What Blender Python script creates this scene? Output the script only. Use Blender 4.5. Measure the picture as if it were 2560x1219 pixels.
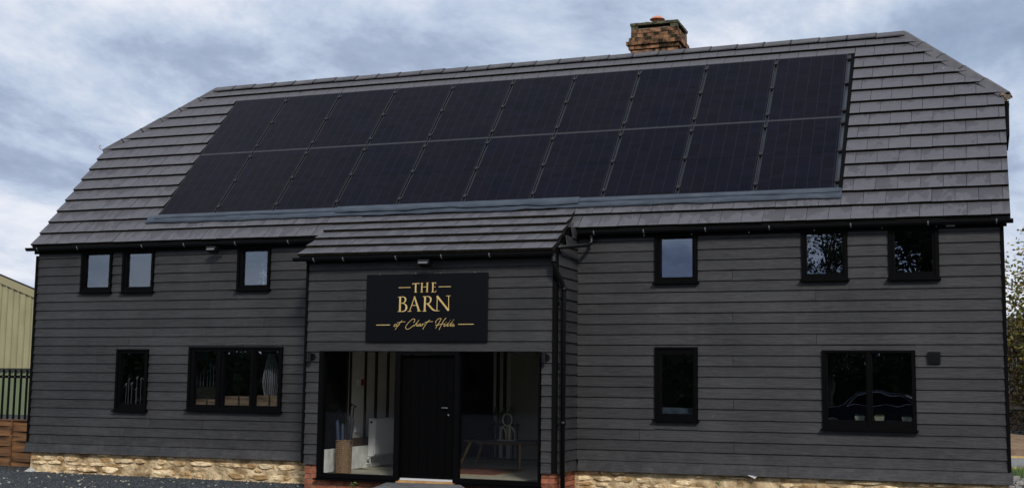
import bpy, math, random
from mathutils import Vector, Matrix, Euler, noise as mnoise
random.seed(7)
PI = math.pi
S = bpy.context.scene
for o in list(bpy.data.objects): bpy.data.objects.remove(o)

# ------------------------------------------------------------------ camera
cam = bpy.data.cameras.new('camera'); camo = bpy.data.objects.new('camera', cam)
S.collection.objects.link(camo); S.camera = camo
camo.location = (15.6246, -17.4243, 1.0846)
camo.rotation_euler = (1.68188, -0.01164, 0.36251)
cam.sensor_width = 36; cam.sensor_fit = 'HORIZONTAL'; cam.lens = 3085.7 / 2560 * 36
cam.clip_end = 2000; cam.clip_start = 0.05

# ------------------------------------------------------------------ world, sun, exposure
SUN_EL, SUN_AZ = math.radians(34), math.radians(146)      # compass azimuth, from north (+y) clockwise
W = bpy.data.worlds.new('World'); S.world = W; W.use_nodes = True
nt = W.node_tree; nt.nodes.clear()
def N(t, typ, **kw):
    n = t.nodes.new(typ)
    for k, v in kw.items():
        if k.startswith('i_'): n.inputs[k[2:].replace('_', ' ')].default_value = v
        else: setattr(n, k, v)
    return n
def ramp(t, stops, interp='LINEAR'):
    r = t.nodes.new('ShaderNodeValToRGB'); r.color_ramp.interpolation = interp
    e = r.color_ramp.elements
    while len(e) < len(stops): e.new(0.5)
    for k, (p, c) in enumerate(stops):
        e[k].position = p; e[k].color = (c[0], c[1], c[2], 1) if hasattr(c, '__len__') else (c, c, c, 1)
    return r
def math_(t, op, a, b=None, clamp=False):
    m = t.nodes.new('ShaderNodeMath'); m.operation = op; m.use_clamp = clamp
    for k, v in ((0, a), (1, b)):
        if v is None: continue
        if isinstance(v, (int, float)): m.inputs[k].default_value = v
        else: t.links.new(v, m.inputs[k])
    return m.outputs[0]
L = nt.links
tc = N(nt, 'ShaderNodeTexCoord'); sep = N(nt, 'ShaderNodeSeparateXYZ'); L.new(tc.outputs['Generated'], sep.inputs[0])
zz = math_(nt, 'ADD', math_(nt, 'MAXIMUM', sep.outputs[2], 0.0), 0.26)
comb = N(nt, 'ShaderNodeCombineXYZ')
L.new(math_(nt, 'DIVIDE', sep.outputs[0], zz), comb.inputs[0])
L.new(math_(nt, 'DIVIDE', sep.outputs[1], zz), comb.inputs[1])
mp = N(nt, 'ShaderNodeMapping'); mp.inputs['Location'].default_value = (1.56, -8.43, -18.8); mp.inputs['Rotation'].default_value = (0, 0, 1.96)
mp.inputs['Scale'].default_value = (1.55, 1.25, 1)
L.new(comb.outputs[0], mp.inputs[0])
n1 = N(nt, 'ShaderNodeTexNoise'); n1.inputs['Scale'].default_value = 1.15; n1.inputs['Detail'].default_value = 10; n1.inputs['Roughness'].default_value = 0.62; n1.inputs['Distortion'].default_value = 0.25
n2 = N(nt, 'ShaderNodeTexNoise'); n2.inputs['Scale'].default_value = 0.55; n2.inputs['Detail'].default_value = 5; n2.inputs['Roughness'].default_value = 0.5; n2.inputs['Distortion'].default_value = 0.3
L.new(mp.outputs[0], n1.inputs['Vector']); L.new(mp.outputs[0], n2.inputs['Vector'])
cr = ramp(nt, [(0.33, (.27, .33, .46)), (0.40, (.34, .41, .55)), (0.45, (.44, .52, .66)), (0.495, (.53, .60, .72)), (0.545, (.66, .70, .79)), (0.63, (.79, .81, .86))])
L.new(n1.outputs['Fac'], cr.inputs[0])
msk = ramp(nt, [(0.38, 0.45), (0.47, 1.0)]); L.new(n2.outputs['Fac'], msk.inputs[0])
sky = N(nt, 'ShaderNodeTexSky', sky_type='NISHITA'); sky.sun_disc = False; sky.sun_elevation = SUN_EL; sky.sun_rotation = SUN_AZ
sky.dust_density = 0.7; sky.air_density = 1.1
b1 = N(nt, 'ShaderNodeBackground'); b1.inputs['Strength'].default_value = 0.10; L.new(sky.outputs[0], b1.inputs[0])
b2 = N(nt, 'ShaderNodeBackground'); b2.inputs['Strength'].default_value = 1.13; L.new(cr.outputs[0], b2.inputs[0])
mx = N(nt, 'ShaderNodeMixShader'); L.new(msk.outputs[0], mx.inputs[0]); L.new(b1.outputs[0], mx.inputs[1]); L.new(b2.outputs[0], mx.inputs[2])
wo = N(nt, 'ShaderNodeOutputWorld'); L.new(mx.outputs[0], wo.inputs[0])

sl = bpy.data.lights.new('sun', 'SUN'); sl.energy = 2.5; sl.angle = math.radians(9); sl.color = (1, .95, .88)
so = bpy.data.objects.new('sun', sl); S.collection.objects.link(so)
sd = Vector((math.sin(SUN_AZ) * math.cos(SUN_EL), math.cos(SUN_AZ) * math.cos(SUN_EL), math.sin(SUN_EL)))
so.rotation_euler = sd.to_track_quat('Z', 'Y').to_euler(); so.location = (20, -30, 30)
S.view_settings.view_transform = 'Standard'; S.view_settings.look = 'None'; S.view_settings.gamma = 1; S.view_settings.exposure = 0
S.view_settings.use_curve_mapping = False
try: S.cycles.transparent_max_bounces = 16
except Exception: pass

# ------------------------------------------------------------------ helpers
class MB:
    """collects faces, links them as ONE mesh object"""
    def __init__(s): s.v = []; s.f = []; s.m = []
    def add(s, vs, fs, mi=0):
        o = len(s.v); s.v += [tuple(p) for p in vs]; s.f += [tuple(i + o for i in f) for f in fs]; s.m += [mi] * len(fs); return s
    def box(s, x0, x1, y0, y1, z0, z1, mi=0):
        v = [(x, y, z) for z in (z0, z1) for y in (y0, y1) for x in (x0, x1)]
        return s.add(v, [(0, 2, 3, 1), (4, 5, 7, 6), (0, 1, 5, 4), (2, 6, 7, 3), (0, 4, 6, 2), (1, 3, 7, 5)], mi)
    def hexa(s, p, mi=0):   # 8 pts, same order as box
        return s.add(p, [(0, 2, 3, 1), (4, 5, 7, 6), (0, 1, 5, 4), (2, 6, 7, 3), (0, 4, 6, 2), (1, 3, 7, 5)], mi)
    def prism(s, poly, a, b, mi=0, mside=None):   # poly list of 3D pts; a,b offset vectors -> slab
        n = len(poly); A = [Vector(p) + Vector(a) for p in poly]; B = [Vector(p) + Vector(b) for p in poly]
        s.add(A + B, [tuple(range(n)), tuple(range(2 * n - 1, n - 1, -1))], mi)
        s.f += []
        o = len(s.v) - 2 * n
        for i in range(n):
            j = (i + 1) % n
            s.f.append((o + i, o + n + i, o + n + j, o + j)); s.m.append(mi if mside is None else mside)
        return s
    def tube(s, pts, r, n=8, mi=0, caps=True):
        pts = [Vector(p) for p in pts]; rs = r if hasattr(r, '__len__') else [r] * len(pts)
        up = None; rings = []
        for k, p in enumerate(pts):
            t = (pts[min(k + 1, len(pts) - 1)] - pts[max(k - 1, 0)]).normalized()
            if up is None: up = t.orthogonal().normalized()
            up = (up - t * up.dot(t)); up = up.normalized() if up.length > 1e-6 else t.orthogonal().normalized()
            w = t.cross(up)
            rings.append([p + (up * math.cos(2 * PI * i / n) + w * math.sin(2 * PI * i / n)) * rs[k] for i in range(n)])
        o = len(s.v)
        for rg in rings: s.v += [tuple(q) for q in rg]
        for k in range(len(pts) - 1):
            for i in range(n):
                j = (i + 1) % n
                s.f.append((o + k * n + i, o + k * n + j, o + (k + 1) * n + j, o + (k + 1) * n + i)); s.m.append(mi)
        if caps:
            s.f.append(tuple(o + i for i in range(n - 1, -1, -1))); s.m.append(mi)
            s.f.append(tuple(o + (len(pts) - 1) * n + i for i in range(n))); s.m.append(mi)
        return s
    def lathe(s, prof, c=(0, 0, 0), n=16, mi=0):
        o = len(s.v)
        for r, z in prof:
            for i in range(n): s.v.append((c[0] + r * math.cos(2 * PI * i / n), c[1] + r * math.sin(2 * PI * i / n), c[2] + z))
        for k in range(len(prof) - 1):
            for i in range(n):
                j = (i + 1) % n
                s.f.append((o + k * n + i, o + k * n + j, o + (k + 1) * n + j, o + (k + 1) * n + i)); s.m.append(mi)
        return s
    def mesh(s, name, mats, smooth=False):
        me = bpy.data.meshes.new(name); me.from_pydata(s.v, [], s.f)
        for m in (mats if isinstance(mats, (list, tuple)) else [mats]): me.materials.append(m)
        me.polygons.foreach_set('material_index', s.m)
        if smooth: me.polygons.foreach_set('use_smooth', [True] * len(s.f))
        me.update(); return me
    def build(s, name, mats, parent=None, smooth=False):
        return link(name, s.mesh(name, mats, smooth), parent)
def link(name, data, parent=None, loc=None, rot=None):
    o = bpy.data.objects.new(name, data); S.collection.objects.link(o)
    if parent: o.parent = parent
    if loc: o.location = loc
    if rot: o.rotation_euler = rot
    return o
def tag(o, label=None, cat=None, group=None, kind=None):
    if label: o['label'] = label
    if cat: o['category'] = cat
    if group: o['group'] = group
    if kind: o['kind'] = kind
    return o
def empty(name, loc=(0, 0, 0), rz=0):
    o = bpy.data.objects.new(name, None); S.collection.objects.link(o); o.location = loc; o.rotation_euler.z = rz; o.empty_display_size = .2; return o
def copy_tree(o, parent=None):
    c = o.copy(); S.collection.objects.link(c)
    if parent: c.parent = parent
    for ch in o.children: copy_tree(ch, c)
    return c

# ------------------------------------------------------------------ materials
MATS = {}
def pmat(name, col, rough=.6, var=None, scale=5, stretch=(1, 1, 1), bump=0, bscale=None, bstretch=None, metal=0, spec=.5, rnd=0, detail=6, coords='pos', lo=.35, hi=.65, coat=0):
    """procedural principled material: noise mixes colour -> var, noise bump, per-object brightness jitter rnd"""
    m = bpy.data.materials.new(name); m.use_nodes = True; t = m.node_tree; b = t.nodes['Principled BSDF']; l = t.links
    b.inputs['Roughness'].default_value = rough; b.inputs['Metallic'].default_value = metal; b.inputs['Specular IOR Level'].default_value = spec
    if coat: b.inputs['Coat Weight'].default_value = coat
    if coords == 'pos': src = N(t, 'ShaderNodeNewGeometry').outputs['Position']
    else: src = N(t, 'ShaderNodeTexCoord').outputs['Object']
    oi = N(t, 'ShaderNodeObjectInfo')
    off = N(t, 'ShaderNodeVectorMath', operation='ADD'); l.new(src, off.inputs[0])
    sc = N(t, 'ShaderNodeVectorMath', operation='SCALE'); sc.inputs[0].default_value = (17, 31, 23); l.new(oi.outputs['Random'], sc.inputs['Scale']); l.new(sc.outputs[0], off.inputs[1])
    def nz(scl, st):
        mp = N(t, 'ShaderNodeMapping'); mp.inputs['Scale'].default_value = st; l.new(off.outputs[0], mp.inputs[0])
        n = N(t, 'ShaderNodeTexNoise'); n.inputs['Scale'].default_value = scl; n.inputs['Detail'].default_value = detail; l.new(mp.outputs[0], n.inputs['Vector']); return n
    out = None
    if var:
        n = nz(scale, stretch); r = ramp(t, [(lo, col), (hi, var)]); l.new(n.outputs['Fac'], r.inputs[0]); out = r.outputs[0]
    else:
        rgb = N(t, 'ShaderNodeRGB'); rgb.outputs[0].default_value = (*col, 1); out = rgb.outputs[0]
    if rnd:
        hs = N(t, 'ShaderNodeHueSaturation'); l.new(out, hs.inputs['Color'])
        mr = N(t, 'ShaderNodeMapRange'); mr.inputs[3].default_value = 1 - rnd; mr.inputs[4].default_value = 1 + rnd; l.new(oi.outputs['Random'], mr.inputs[0]); l.new(mr.outputs[0], hs.inputs['Value'])
        out = hs.outputs[0]
    l.new(out, b.inputs['Base Color'])
    if bump:
        n = nz(bscale or scale, bstretch or stretch); bp = N(t, 'ShaderNodeBump'); bp.inputs['Strength'].default_value = 1.0; bp.inputs['Distance'].default_value = bump
        l.new(n.outputs['Fac'], bp.inputs['Height']); l.new(bp.outputs[0], b.inputs['Normal'])
    m['out'] = 1; MATS[name] = m
    return m

black = pmat('black_aluminium', (.0018, .0018, .0021), .55, spec=.06)
blackp = pmat('black_plastic', (.0035, .0035, .004), .35, spec=.3)
blackmatt = pmat('black_trim_paint', (.0028, .0028, .003), .8, spec=.08)
dark = pmat('dark_interior', (.02, .018, .016), .9, spec=.1)

def board_mat(name, c0, c1):
    m = bpy.data.materials.new(name); m.use_nodes = True; t = m.node_tree; l = t.links; b = t.nodes['Principled BSDF']
    b.inputs['Roughness'].default_value = .52; b.inputs['Specular IOR Level'].default_value = .32
    g = N(t, 'ShaderNodeNewGeometry'); oi = N(t, 'ShaderNodeObjectInfo')
    sc = N(t, 'ShaderNodeVectorMath', operation='SCALE'); sc.inputs[0].default_value = (17, 9, 23); l.new(oi.outputs['Random'], sc.inputs['Scale'])
    ad = N(t, 'ShaderNodeVectorMath', operation='ADD'); l.new(g.outputs['Position'], ad.inputs[0]); l.new(sc.outputs[0], ad.inputs[1])
    mp = N(t, 'ShaderNodeMapping'); mp.inputs['Scale'].default_value = (1.3, 1.3, 22); l.new(ad.outputs[0], mp.inputs[0])
    n = N(t, 'ShaderNodeTexNoise'); n.inputs['Scale'].default_value = 3.0; n.inputs['Detail'].default_value = 6; n.inputs['Roughness'].default_value = .72; n.inputs['Distortion'].default_value = 1.1; l.new(mp.outputs[0], n.inputs['Vector'])
    nb = N(t, 'ShaderNodeTexNoise'); nb.inputs['Scale'].default_value = 1.1; nb.inputs['Detail'].default_value = 4; l.new(g.outputs['Position'], nb.inputs['Vector'])
    add = math_(t, 'ADD', math_(t, 'MULTIPLY', n.outputs['Fac'], .72), math_(t, 'MULTIPLY', nb.outputs['Fac'], .28))
    r = ramp(t, [(.36, c0), (.64, c1)]); l.new(add, r.inputs[0])
    hs = N(t, 'ShaderNodeHueSaturation'); l.new(r.outputs[0], hs.inputs['Color'])
    mr = N(t, 'ShaderNodeMapRange'); mr.inputs[3].default_value = .84; mr.inputs[4].default_value = 1.16; l.new(oi.outputs['Random'], mr.inputs[0]); l.new(mr.outputs[0], hs.inputs['Value'])
    # small pale specks of chipped paint and dust
    v = N(t, 'ShaderNodeTexVoronoi'); v.inputs['Scale'].default_value = 5.5; l.new(ad.outputs[0], v.inputs['Vector'])
    sp = math_(t, 'LESS_THAN', v.outputs['Distance'], .028)
    sel = math_(t, 'GREATER_THAN', nb.outputs['Fac'], .56)
    mixc = N(t, 'ShaderNodeMix', data_type='RGBA'); l.new(math_(t, 'MULTIPLY', math_(t, 'MULTIPLY', sp, sel), .55), mixc.inputs[0]); l.new(hs.outputs[0], mixc.inputs[6]); mixc.inputs[7].default_value = (.32, .32, .33, 1)
    # dust splashed up from the yard on the lowest boards, and faint vertical run-off marks
    sz = N(t, 'ShaderNodeSeparateXYZ'); l.new(g.outputs['Position'], sz.inputs[0])
    lowm = N(t, 'ShaderNodeMapRange'); lowm.inputs[1].default_value = .45; lowm.inputs[2].default_value = -.2; l.new(sz.outputs[2], lowm.inputs[0])
    dn = N(t, 'ShaderNodeTexNoise'); dn.inputs['Scale'].default_value = 7; dn.inputs['Detail'].default_value = 8; dn.inputs['Roughness'].default_value = .75; l.new(g.outputs['Position'], dn.inputs['Vector'])
    dr = ramp(t, [(.47, 0.), (.66, .5)]); l.new(dn.outputs['Fac'], dr.inputs[0])
    mst = N(t, 'ShaderNodeMapping'); mst.inputs['Scale'].default_value = (9, 9, .5); l.new(g.outputs['Position'], mst.inputs[0])
    sn = N(t, 'ShaderNodeTexNoise'); sn.inputs['Scale'].default_value = 1.0; sn.inputs['Detail'].default_value = 5; l.new(mst.outputs[0], sn.inputs['Vector'])
    sr = ramp(t, [(.58, 0.), (.74, .11)]); l.new(sn.outputs['Fac'], sr.inputs[0])
    dirt = N(t, 'ShaderNodeMix', data_type='RGBA'); l.new(math_(t, 'ADD', math_(t, 'MULTIPLY', dr.outputs[0], lowm.outputs[0]), sr.outputs[0]), dirt.inputs[0]); l.new(mixc.outputs[2], dirt.inputs[6]); dirt.inputs[7].default_value = (.085, .081, .078, 1)
    l.new(dirt.outputs[2], b.inputs['Base Color'])
    bp = N(t, 'ShaderNodeBump'); bp.inputs['Strength'].default_value = 1; bp.inputs['Distance'].default_value = .008; l.new(n.outputs['Fac'], bp.inputs['Height']); l.new(bp.outputs[0], b.inputs['Normal'])
    return m
board_m = board_mat('charcoal_weatherboard', (.0125, .0125, .0135), (.0475, .047, .0505))
board_side_m = board_m

def tile_mat():
    m = bpy.data.materials.new('grey_concrete_tile'); m.use_nodes = True; t = m.node_tree; l = t.links; b = t.nodes['Principled BSDF']
    g = N(t, 'ShaderNodeNewGeometry'); oi = N(t, 'ShaderNodeObjectInfo')
    base = N(t, 'ShaderNodeTexNoise'); base.inputs['Scale'].default_value = 14; base.inputs['Detail'].default_value = 8; base.inputs['Roughness'].default_value = .7; l.new(g.outputs['Position'], base.inputs['Vector'])
    r = ramp(t, [(.3, (.087, .086, .096)), (.7, (.112, .110, .122))]); l.new(base.outputs['Fac'], r.inputs[0])
    # damp patches: per tile offset, blotchy with sharp edges, more of them in the low rows
    sc = N(t, 'ShaderNodeVectorMath', operation='SCALE'); sc.inputs[0].default_value = (13, 7, 29); l.new(oi.outputs['Random'], sc.inputs['Scale'])
    ad = N(t, 'ShaderNodeVectorMath', operation='ADD'); l.new(g.outputs['Position'], ad.inputs[0]); l.new(sc.outputs[0], ad.inputs[1])
    mp = N(t, 'ShaderNodeMapping'); mp.inputs['Scale'].default_value = (1.6, .8, .8); l.new(ad.outputs[0], mp.inputs[0])
    wn = N(t, 'ShaderNodeTexNoise'); wn.inputs['Scale'].default_value = 2.9; wn.inputs['Detail'].default_value = 5; wn.inputs['Roughness'].default_value = .62; l.new(mp.outputs[0], wn.inputs['Vector'])
    sx = N(t, 'ShaderNodeSeparateXYZ'); l.new(g.outputs['Position'], sx.inputs[0])
    hgt = N(t, 'ShaderNodeMapRange'); hgt.inputs[1].default_value = 3.2; hgt.inputs[2].default_value = 6.2; hgt.inputs[3].default_value = .03; hgt.inputs[4].default_value = -.16; l.new(sx.outputs[2], hgt.inputs[0])
    wr = ramp(t, [(.50, 0.), (.515, 1.)]); tco = N(t, 'ShaderNodeTexCoord'); so_ = N(t, 'ShaderNodeSeparateXYZ'); l.new(tco.outputs['Object'], so_.inputs[0])
    hang = math_(t, 'MULTIPLY', math_(t, 'SUBTRACT', math_(t, 'FRACT', math_(t, 'DIVIDE', so_.outputs[1], .3033)), .55), .17)   # damp creeps down from under the tile above
    l.new(math_(t, 'ADD', math_(t, 'ADD', wn.outputs['Fac'], hgt.outputs[0]), hang), wr.inputs[0])
    mixc = N(t, 'ShaderNodeMix', data_type='RGBA'); l.new(math_(t, 'MULTIPLY', wr.outputs[0], .85), mixc.inputs[0]); l.new(r.outputs[0], mixc.inputs[6]); mixc.inputs[7].default_value = (.068, .066, .075, 1)
    hs = N(t, 'ShaderNodeHueSaturation'); l.new(mixc.outputs[2], hs.inputs['Color'])
    mr = N(t, 'ShaderNodeMapRange'); mr.inputs[3].default_value = .95; mr.inputs[4].default_value = 1.05; l.new(oi.outputs['Random'], mr.inputs[0]); l.new(mr.outputs[0], hs.inputs['Value'])
    # rare pale lime specks
    v = N(t, 'ShaderNodeTexNoise'); v.inputs['Scale'].default_value = 21; v.inputs['Detail'].default_value = 3; l.new(g.outputs['Position'], v.inputs['Vector'])
    vr = ramp(t, [(.735, 0.), (.76, .6)]); l.new(v.outputs['Fac'], vr.inputs[0])
    m2 = N(t, 'ShaderNodeMix', data_type='RGBA'); l.new(vr.outputs[0], m2.inputs[0]); l.new(hs.outputs[0], m2.inputs[6]); m2.inputs[7].default_value = (.4, .4, .38, 1)
    l.new(m2.outputs[2], b.inputs['Base Color'])
    b.inputs['Roughness'].default_value = .62; b.inputs['Specular IOR Level'].default_value = .3
    bp = N(t, 'ShaderNodeBump'); bp.inputs['Distance'].default_value = .002; l.new(base.outputs['Fac'], bp.inputs['Height']); l.new(bp.outputs[0], b.inputs['Normal'])
    return m
tile_m = tile_mat()
tile_edge_m = pmat('mossy_shaded_tile_edge', (.004, .004, .003), .95, var=(.022, .019, .011), scale=30, bump=.006, spec=.1)  # mossy edges, darkened further to paint the shadow line under each course
ridge_m = pmat('grey_ridge_tile', (.075, .073, .079), .6, var=(.105, .102, .108), scale=6, bump=.002, bscale=60, rnd=.08, spec=.3)
roofbase_m = pmat('roof_underlay', (.02, .02, .021), .9)
lead_m = pmat('blue_grey_flashing', (.028, .040, .060), .5, var=(.048, .064, .086), scale=4, bump=.012, bscale=3, spec=.5, stretch=(1, 2, 2))
tray_m = pmat('tray_flashing', (.018, .025, .035), .5, var=(.032, .042, .055), scale=3, spec=.5)
stone_m = pmat('sandy_ragstone', (.38, .24, .11), .9, var=(.90, .72, .46), scale=4.5, bump=.05, bscale=14, rnd=.14, lo=.38, hi=.62, spec=.15, detail=8)
mortar_m = pmat('lime_mortar', (.26, .17, .085), .95, var=(.74, .58, .36), scale=5, bump=.05, bscale=13, spec=.1, detail=8)
brick_m = pmat('red_brick', (.22, .065, .035), .85, var=(.36, .14, .08), scale=9, bump=.006, bscale=40, rnd=.3, spec=.2)
chbrick_m = pmat('weathered_brick', (.030, .025, .015), .9, var=(.30, .155, .085), scale=7.5, bump=.02, bscale=25, rnd=.4, spec=.15, detail=8, lo=.41, hi=.62)
mortar2_m = pmat('grey_mortar', (.10, .075, .055), .95, var=(.25, .2, .15), scale=20, bump=.01, spec=.1)
moss_m = pmat('mossy_concrete', (.035, .04, .02), .95, var=(.15, .14, .10), scale=14, bump=.02, bscale=30, spec=.1, detail=8)
terra_m = pmat('terracotta', (.45, .16, .08), .7, var=(.6, .26, .15), scale=8)
gold_m = pmat('gold_lettering', (.62, .43, .14), .38, var=(.74, .55, .24), scale=9, metal=.25)
sign_m = pmat('black_sign_board', (.0022, .0022, .0036), .32, spec=.15)
ceil_m = pmat('white_ceiling', (.75, .75, .72), .9)
white_m = pmat('white_plaster', (.68, .66, .58), .9, var=(.78, .76, .69), scale=3, bump=.004, bscale=9)
plasterlow_m = pmat('rough_white_render', (.66, .66, .61), .95, var=(.80, .80, .76), scale=5, bump=.03, bscale=6)
timber_m = pmat('old_dark_timber', (.018, .012, .008), .85, var=(.07, .045, .028), scale=6, stretch=(1, 1, .15), bump=.01, spec=.15)
radi_m = pmat('white_enamel', (.8, .8, .79), .4)
wick_m = pmat('brown_wicker', (.09, .05, .025), .8, var=(.30, .19, .10), scale=45, stretch=(1, 1, 3), bump=.01)
oak_m = pmat('golden_oak', (.38, .20, .07), .55, var=(.50, .29, .11), scale=12, stretch=(1, 1, .2))
floor_m = pmat('pale_stone_tile', (.36, .33, .25), .5, var=(.52, .48, .38), scale=4, rnd=.12)
def gravel_mat():
    m = bpy.data.materials.new('dark_planings'); m.use_nodes = True; t = m.node_tree; l = t.links; b = t.nodes['Principled BSDF']
    g = N(t, 'ShaderNodeNewGeometry')
    v = N(t, 'ShaderNodeTexVoronoi'); v.inputs['Scale'].default_value = 55; l.new(g.outputs['Position'], v.inputs['Vector'])
    r = ramp(t, [(0., (.012, .015, .018)), (.55, (.027, .033, .039)), (.9, (.05, .058, .066)), (.975, (.30, .28, .22))]); 
    sp = N(t, 'ShaderNodeSeparateColor'); l.new(v.outputs['Color'], sp.inputs[0]); l.new(sp.outputs[0], r.inputs[0])
    l.new(r.outputs[0], b.inputs['Base Color']); b.inputs['Roughness'].default_value = .85; b.inputs['Specular IOR Level'].default_value = .25
    bp = N(t, 'ShaderNodeBump'); bp.inputs['Distance'].default_value = .012; bp.invert = True; l.new(v.outputs['Distance'], bp.inputs['Height']); l.new(bp.outputs[0], b.inputs['Normal'])
    return m
gravel_m = gravel_mat()

def glass_mat(name, ior, tint):
    m = bpy.data.materials.new(name); m.use_nodes = True; t = m.node_tree; l = t.links; t.nodes.clear()
    tr = N(t, 'ShaderNodeBsdfTransparent'); tr.inputs[0].default_value = (*tint, 1)
    gl = N(t, 'ShaderNodeBsdfGlossy'); gl.inputs['Roughness'].default_value = .0; gl.inputs['Color'].default_value = (.72, .79, .98, 1)
    g = N(t, 'ShaderNodeNewGeometry')      # Schlick reflectance, same from both faces of the thin pane
    dt = N(t, 'ShaderNodeVectorMath', operation='DOT_PRODUCT'); l.new(g.outputs['Incoming'], dt.inputs[0]); l.new(g.outputs['True Normal'], dt.inputs[1])
    f5 = math_(t, 'POWER', math_(t, 'SUBTRACT', 1.0, math_(t, 'ABSOLUTE', dt.outputs['Value'])), 5.0)
    frv = math_(t, 'ADD', math_(t, 'MULTIPLY', f5, 1 - ior), ior)
    nz = N(t, 'ShaderNodeTexNoise'); nz.inputs['Scale'].default_value = 1.4; l.new(g.outputs['Position'], nz.inputs['Vector'])
    bp = N(t, 'ShaderNodeBump'); bp.inputs['Distance'].default_value = .0015; l.new(nz.outputs[0], bp.inputs['Height']); l.new(bp.outputs[0], gl.inputs['Normal'])
    ms = N(t, 'ShaderNodeMixShader'); l.new(frv, ms.inputs[0]); l.new(tr.outputs[0], ms.inputs[1]); l.new(gl.outputs[0], ms.inputs[2])
    o = N(t, 'ShaderNodeOutputMaterial'); l.new(ms.outputs[0], o.inputs[0]); return m
glass_m = glass_mat('window_glass', .135, (.92, .94, .95))
glass2_m = glass_mat('screen_glass', .035, (.96, .97, .97))

# ------------------------------------------------------------------ setting
GZ = -0.56
XL, EZ, EY, TH = 15.924, 3.306, -0.101, math.radians(48.325)
g = MB(); g.box(-400, 400, -400, 400, GZ - 1, GZ); tag(g.build('ground', gravel_m), kind='structure')

# ------------------------------------------------------------------ barn
barn = empty('barn', (0, 0, 0)); tag(barn, 'long black weatherboarded barn with grey tiled half hipped roof and glazed entrance porch', 'barn')
def zb(x): return -0.061 * (1 - x / XL)
HT = 3.15
def zc(i, x): b = zb(x); return b + (HT - b) * i / 21.0

OUT = {  # outer rectangles of windows in the front wall: x0,x1,z0,z1, glass intervals, glass z0,z1
 0: (0.985, 1.632, 2.545, 3.235, [(1.066, 1.577)], 2.626, 3.192),
 1: (1.858, 2.502, 2.535, 3.235, [(1.946, 2.459)], 2.619, 3.190),
 2: (4.165, 4.788, 2.535, 3.235, [(4.262, 4.740)], 2.612, 3.170),
 3: (1.825, 2.470, 0.53, 1.562, [(1.905, 2.400)], 0.645, 1.49),
 4: (3.285, 5.075, 0.57, 1.602, [(3.394, 3.831), (3.958, 4.481), (4.568, 5.005)], 0.652, 1.53),
 5: (11.228, 11.848, 2.53, 3.215, [(11.315, 11.780)], 2.606, 3.164),
 6: (13.320, 13.930, 2.53, 3.215, [(13.385, 13.868)], 2.617, 3.168),
 7: (14.478, 15.116, 2.525, 3.215, [(14.554, 15.038)], 2.615, 3.170),
 8: (11.226, 11.842, 0.575, 1.606, [(11.315, 11.780)], 0.663, 1.503),
 9: (13.572, 14.782, 0.505, 1.565, [(13.634, 14.146), (14.225, 14.735)], 0.625, 1.522)}

def wall_holes(mb, xs0, xs1, zs0, zs1, y0, y1, holes):
    xs = sorted(set([xs0, xs1] + [c for h in holes for c in h[:2]])); 
    for a, b in zip(xs[:-1], xs[1:]):
        m = (a + b) / 2; cuts = sorted([(h[2], h[3]) for h in holes if h[0] < m < h[1]])
        z = zs0
        for c0, c1 in cuts:
            if c0 > z: mb.box(a, b, y0, y1, z, c0)
            z = c1
        if z < zs1: mb.box(a, b, y0, y1, z, zs1)
PX0, PX1, PY = 6.03, 10.017, -0.93
fw = MB()
holes = [(o[0] + .03, o[1] - .03, o[2] + .03, o[3] - .03) for o in OUT.values()] + [(6.15, 9.9, -.4, 2.6)]
wall_holes(fw, 0.01, XL - .01, -.15, 3.25, 0.0, .12, holes)
front = fw.build('front_wall', blackmatt, barn)

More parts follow.
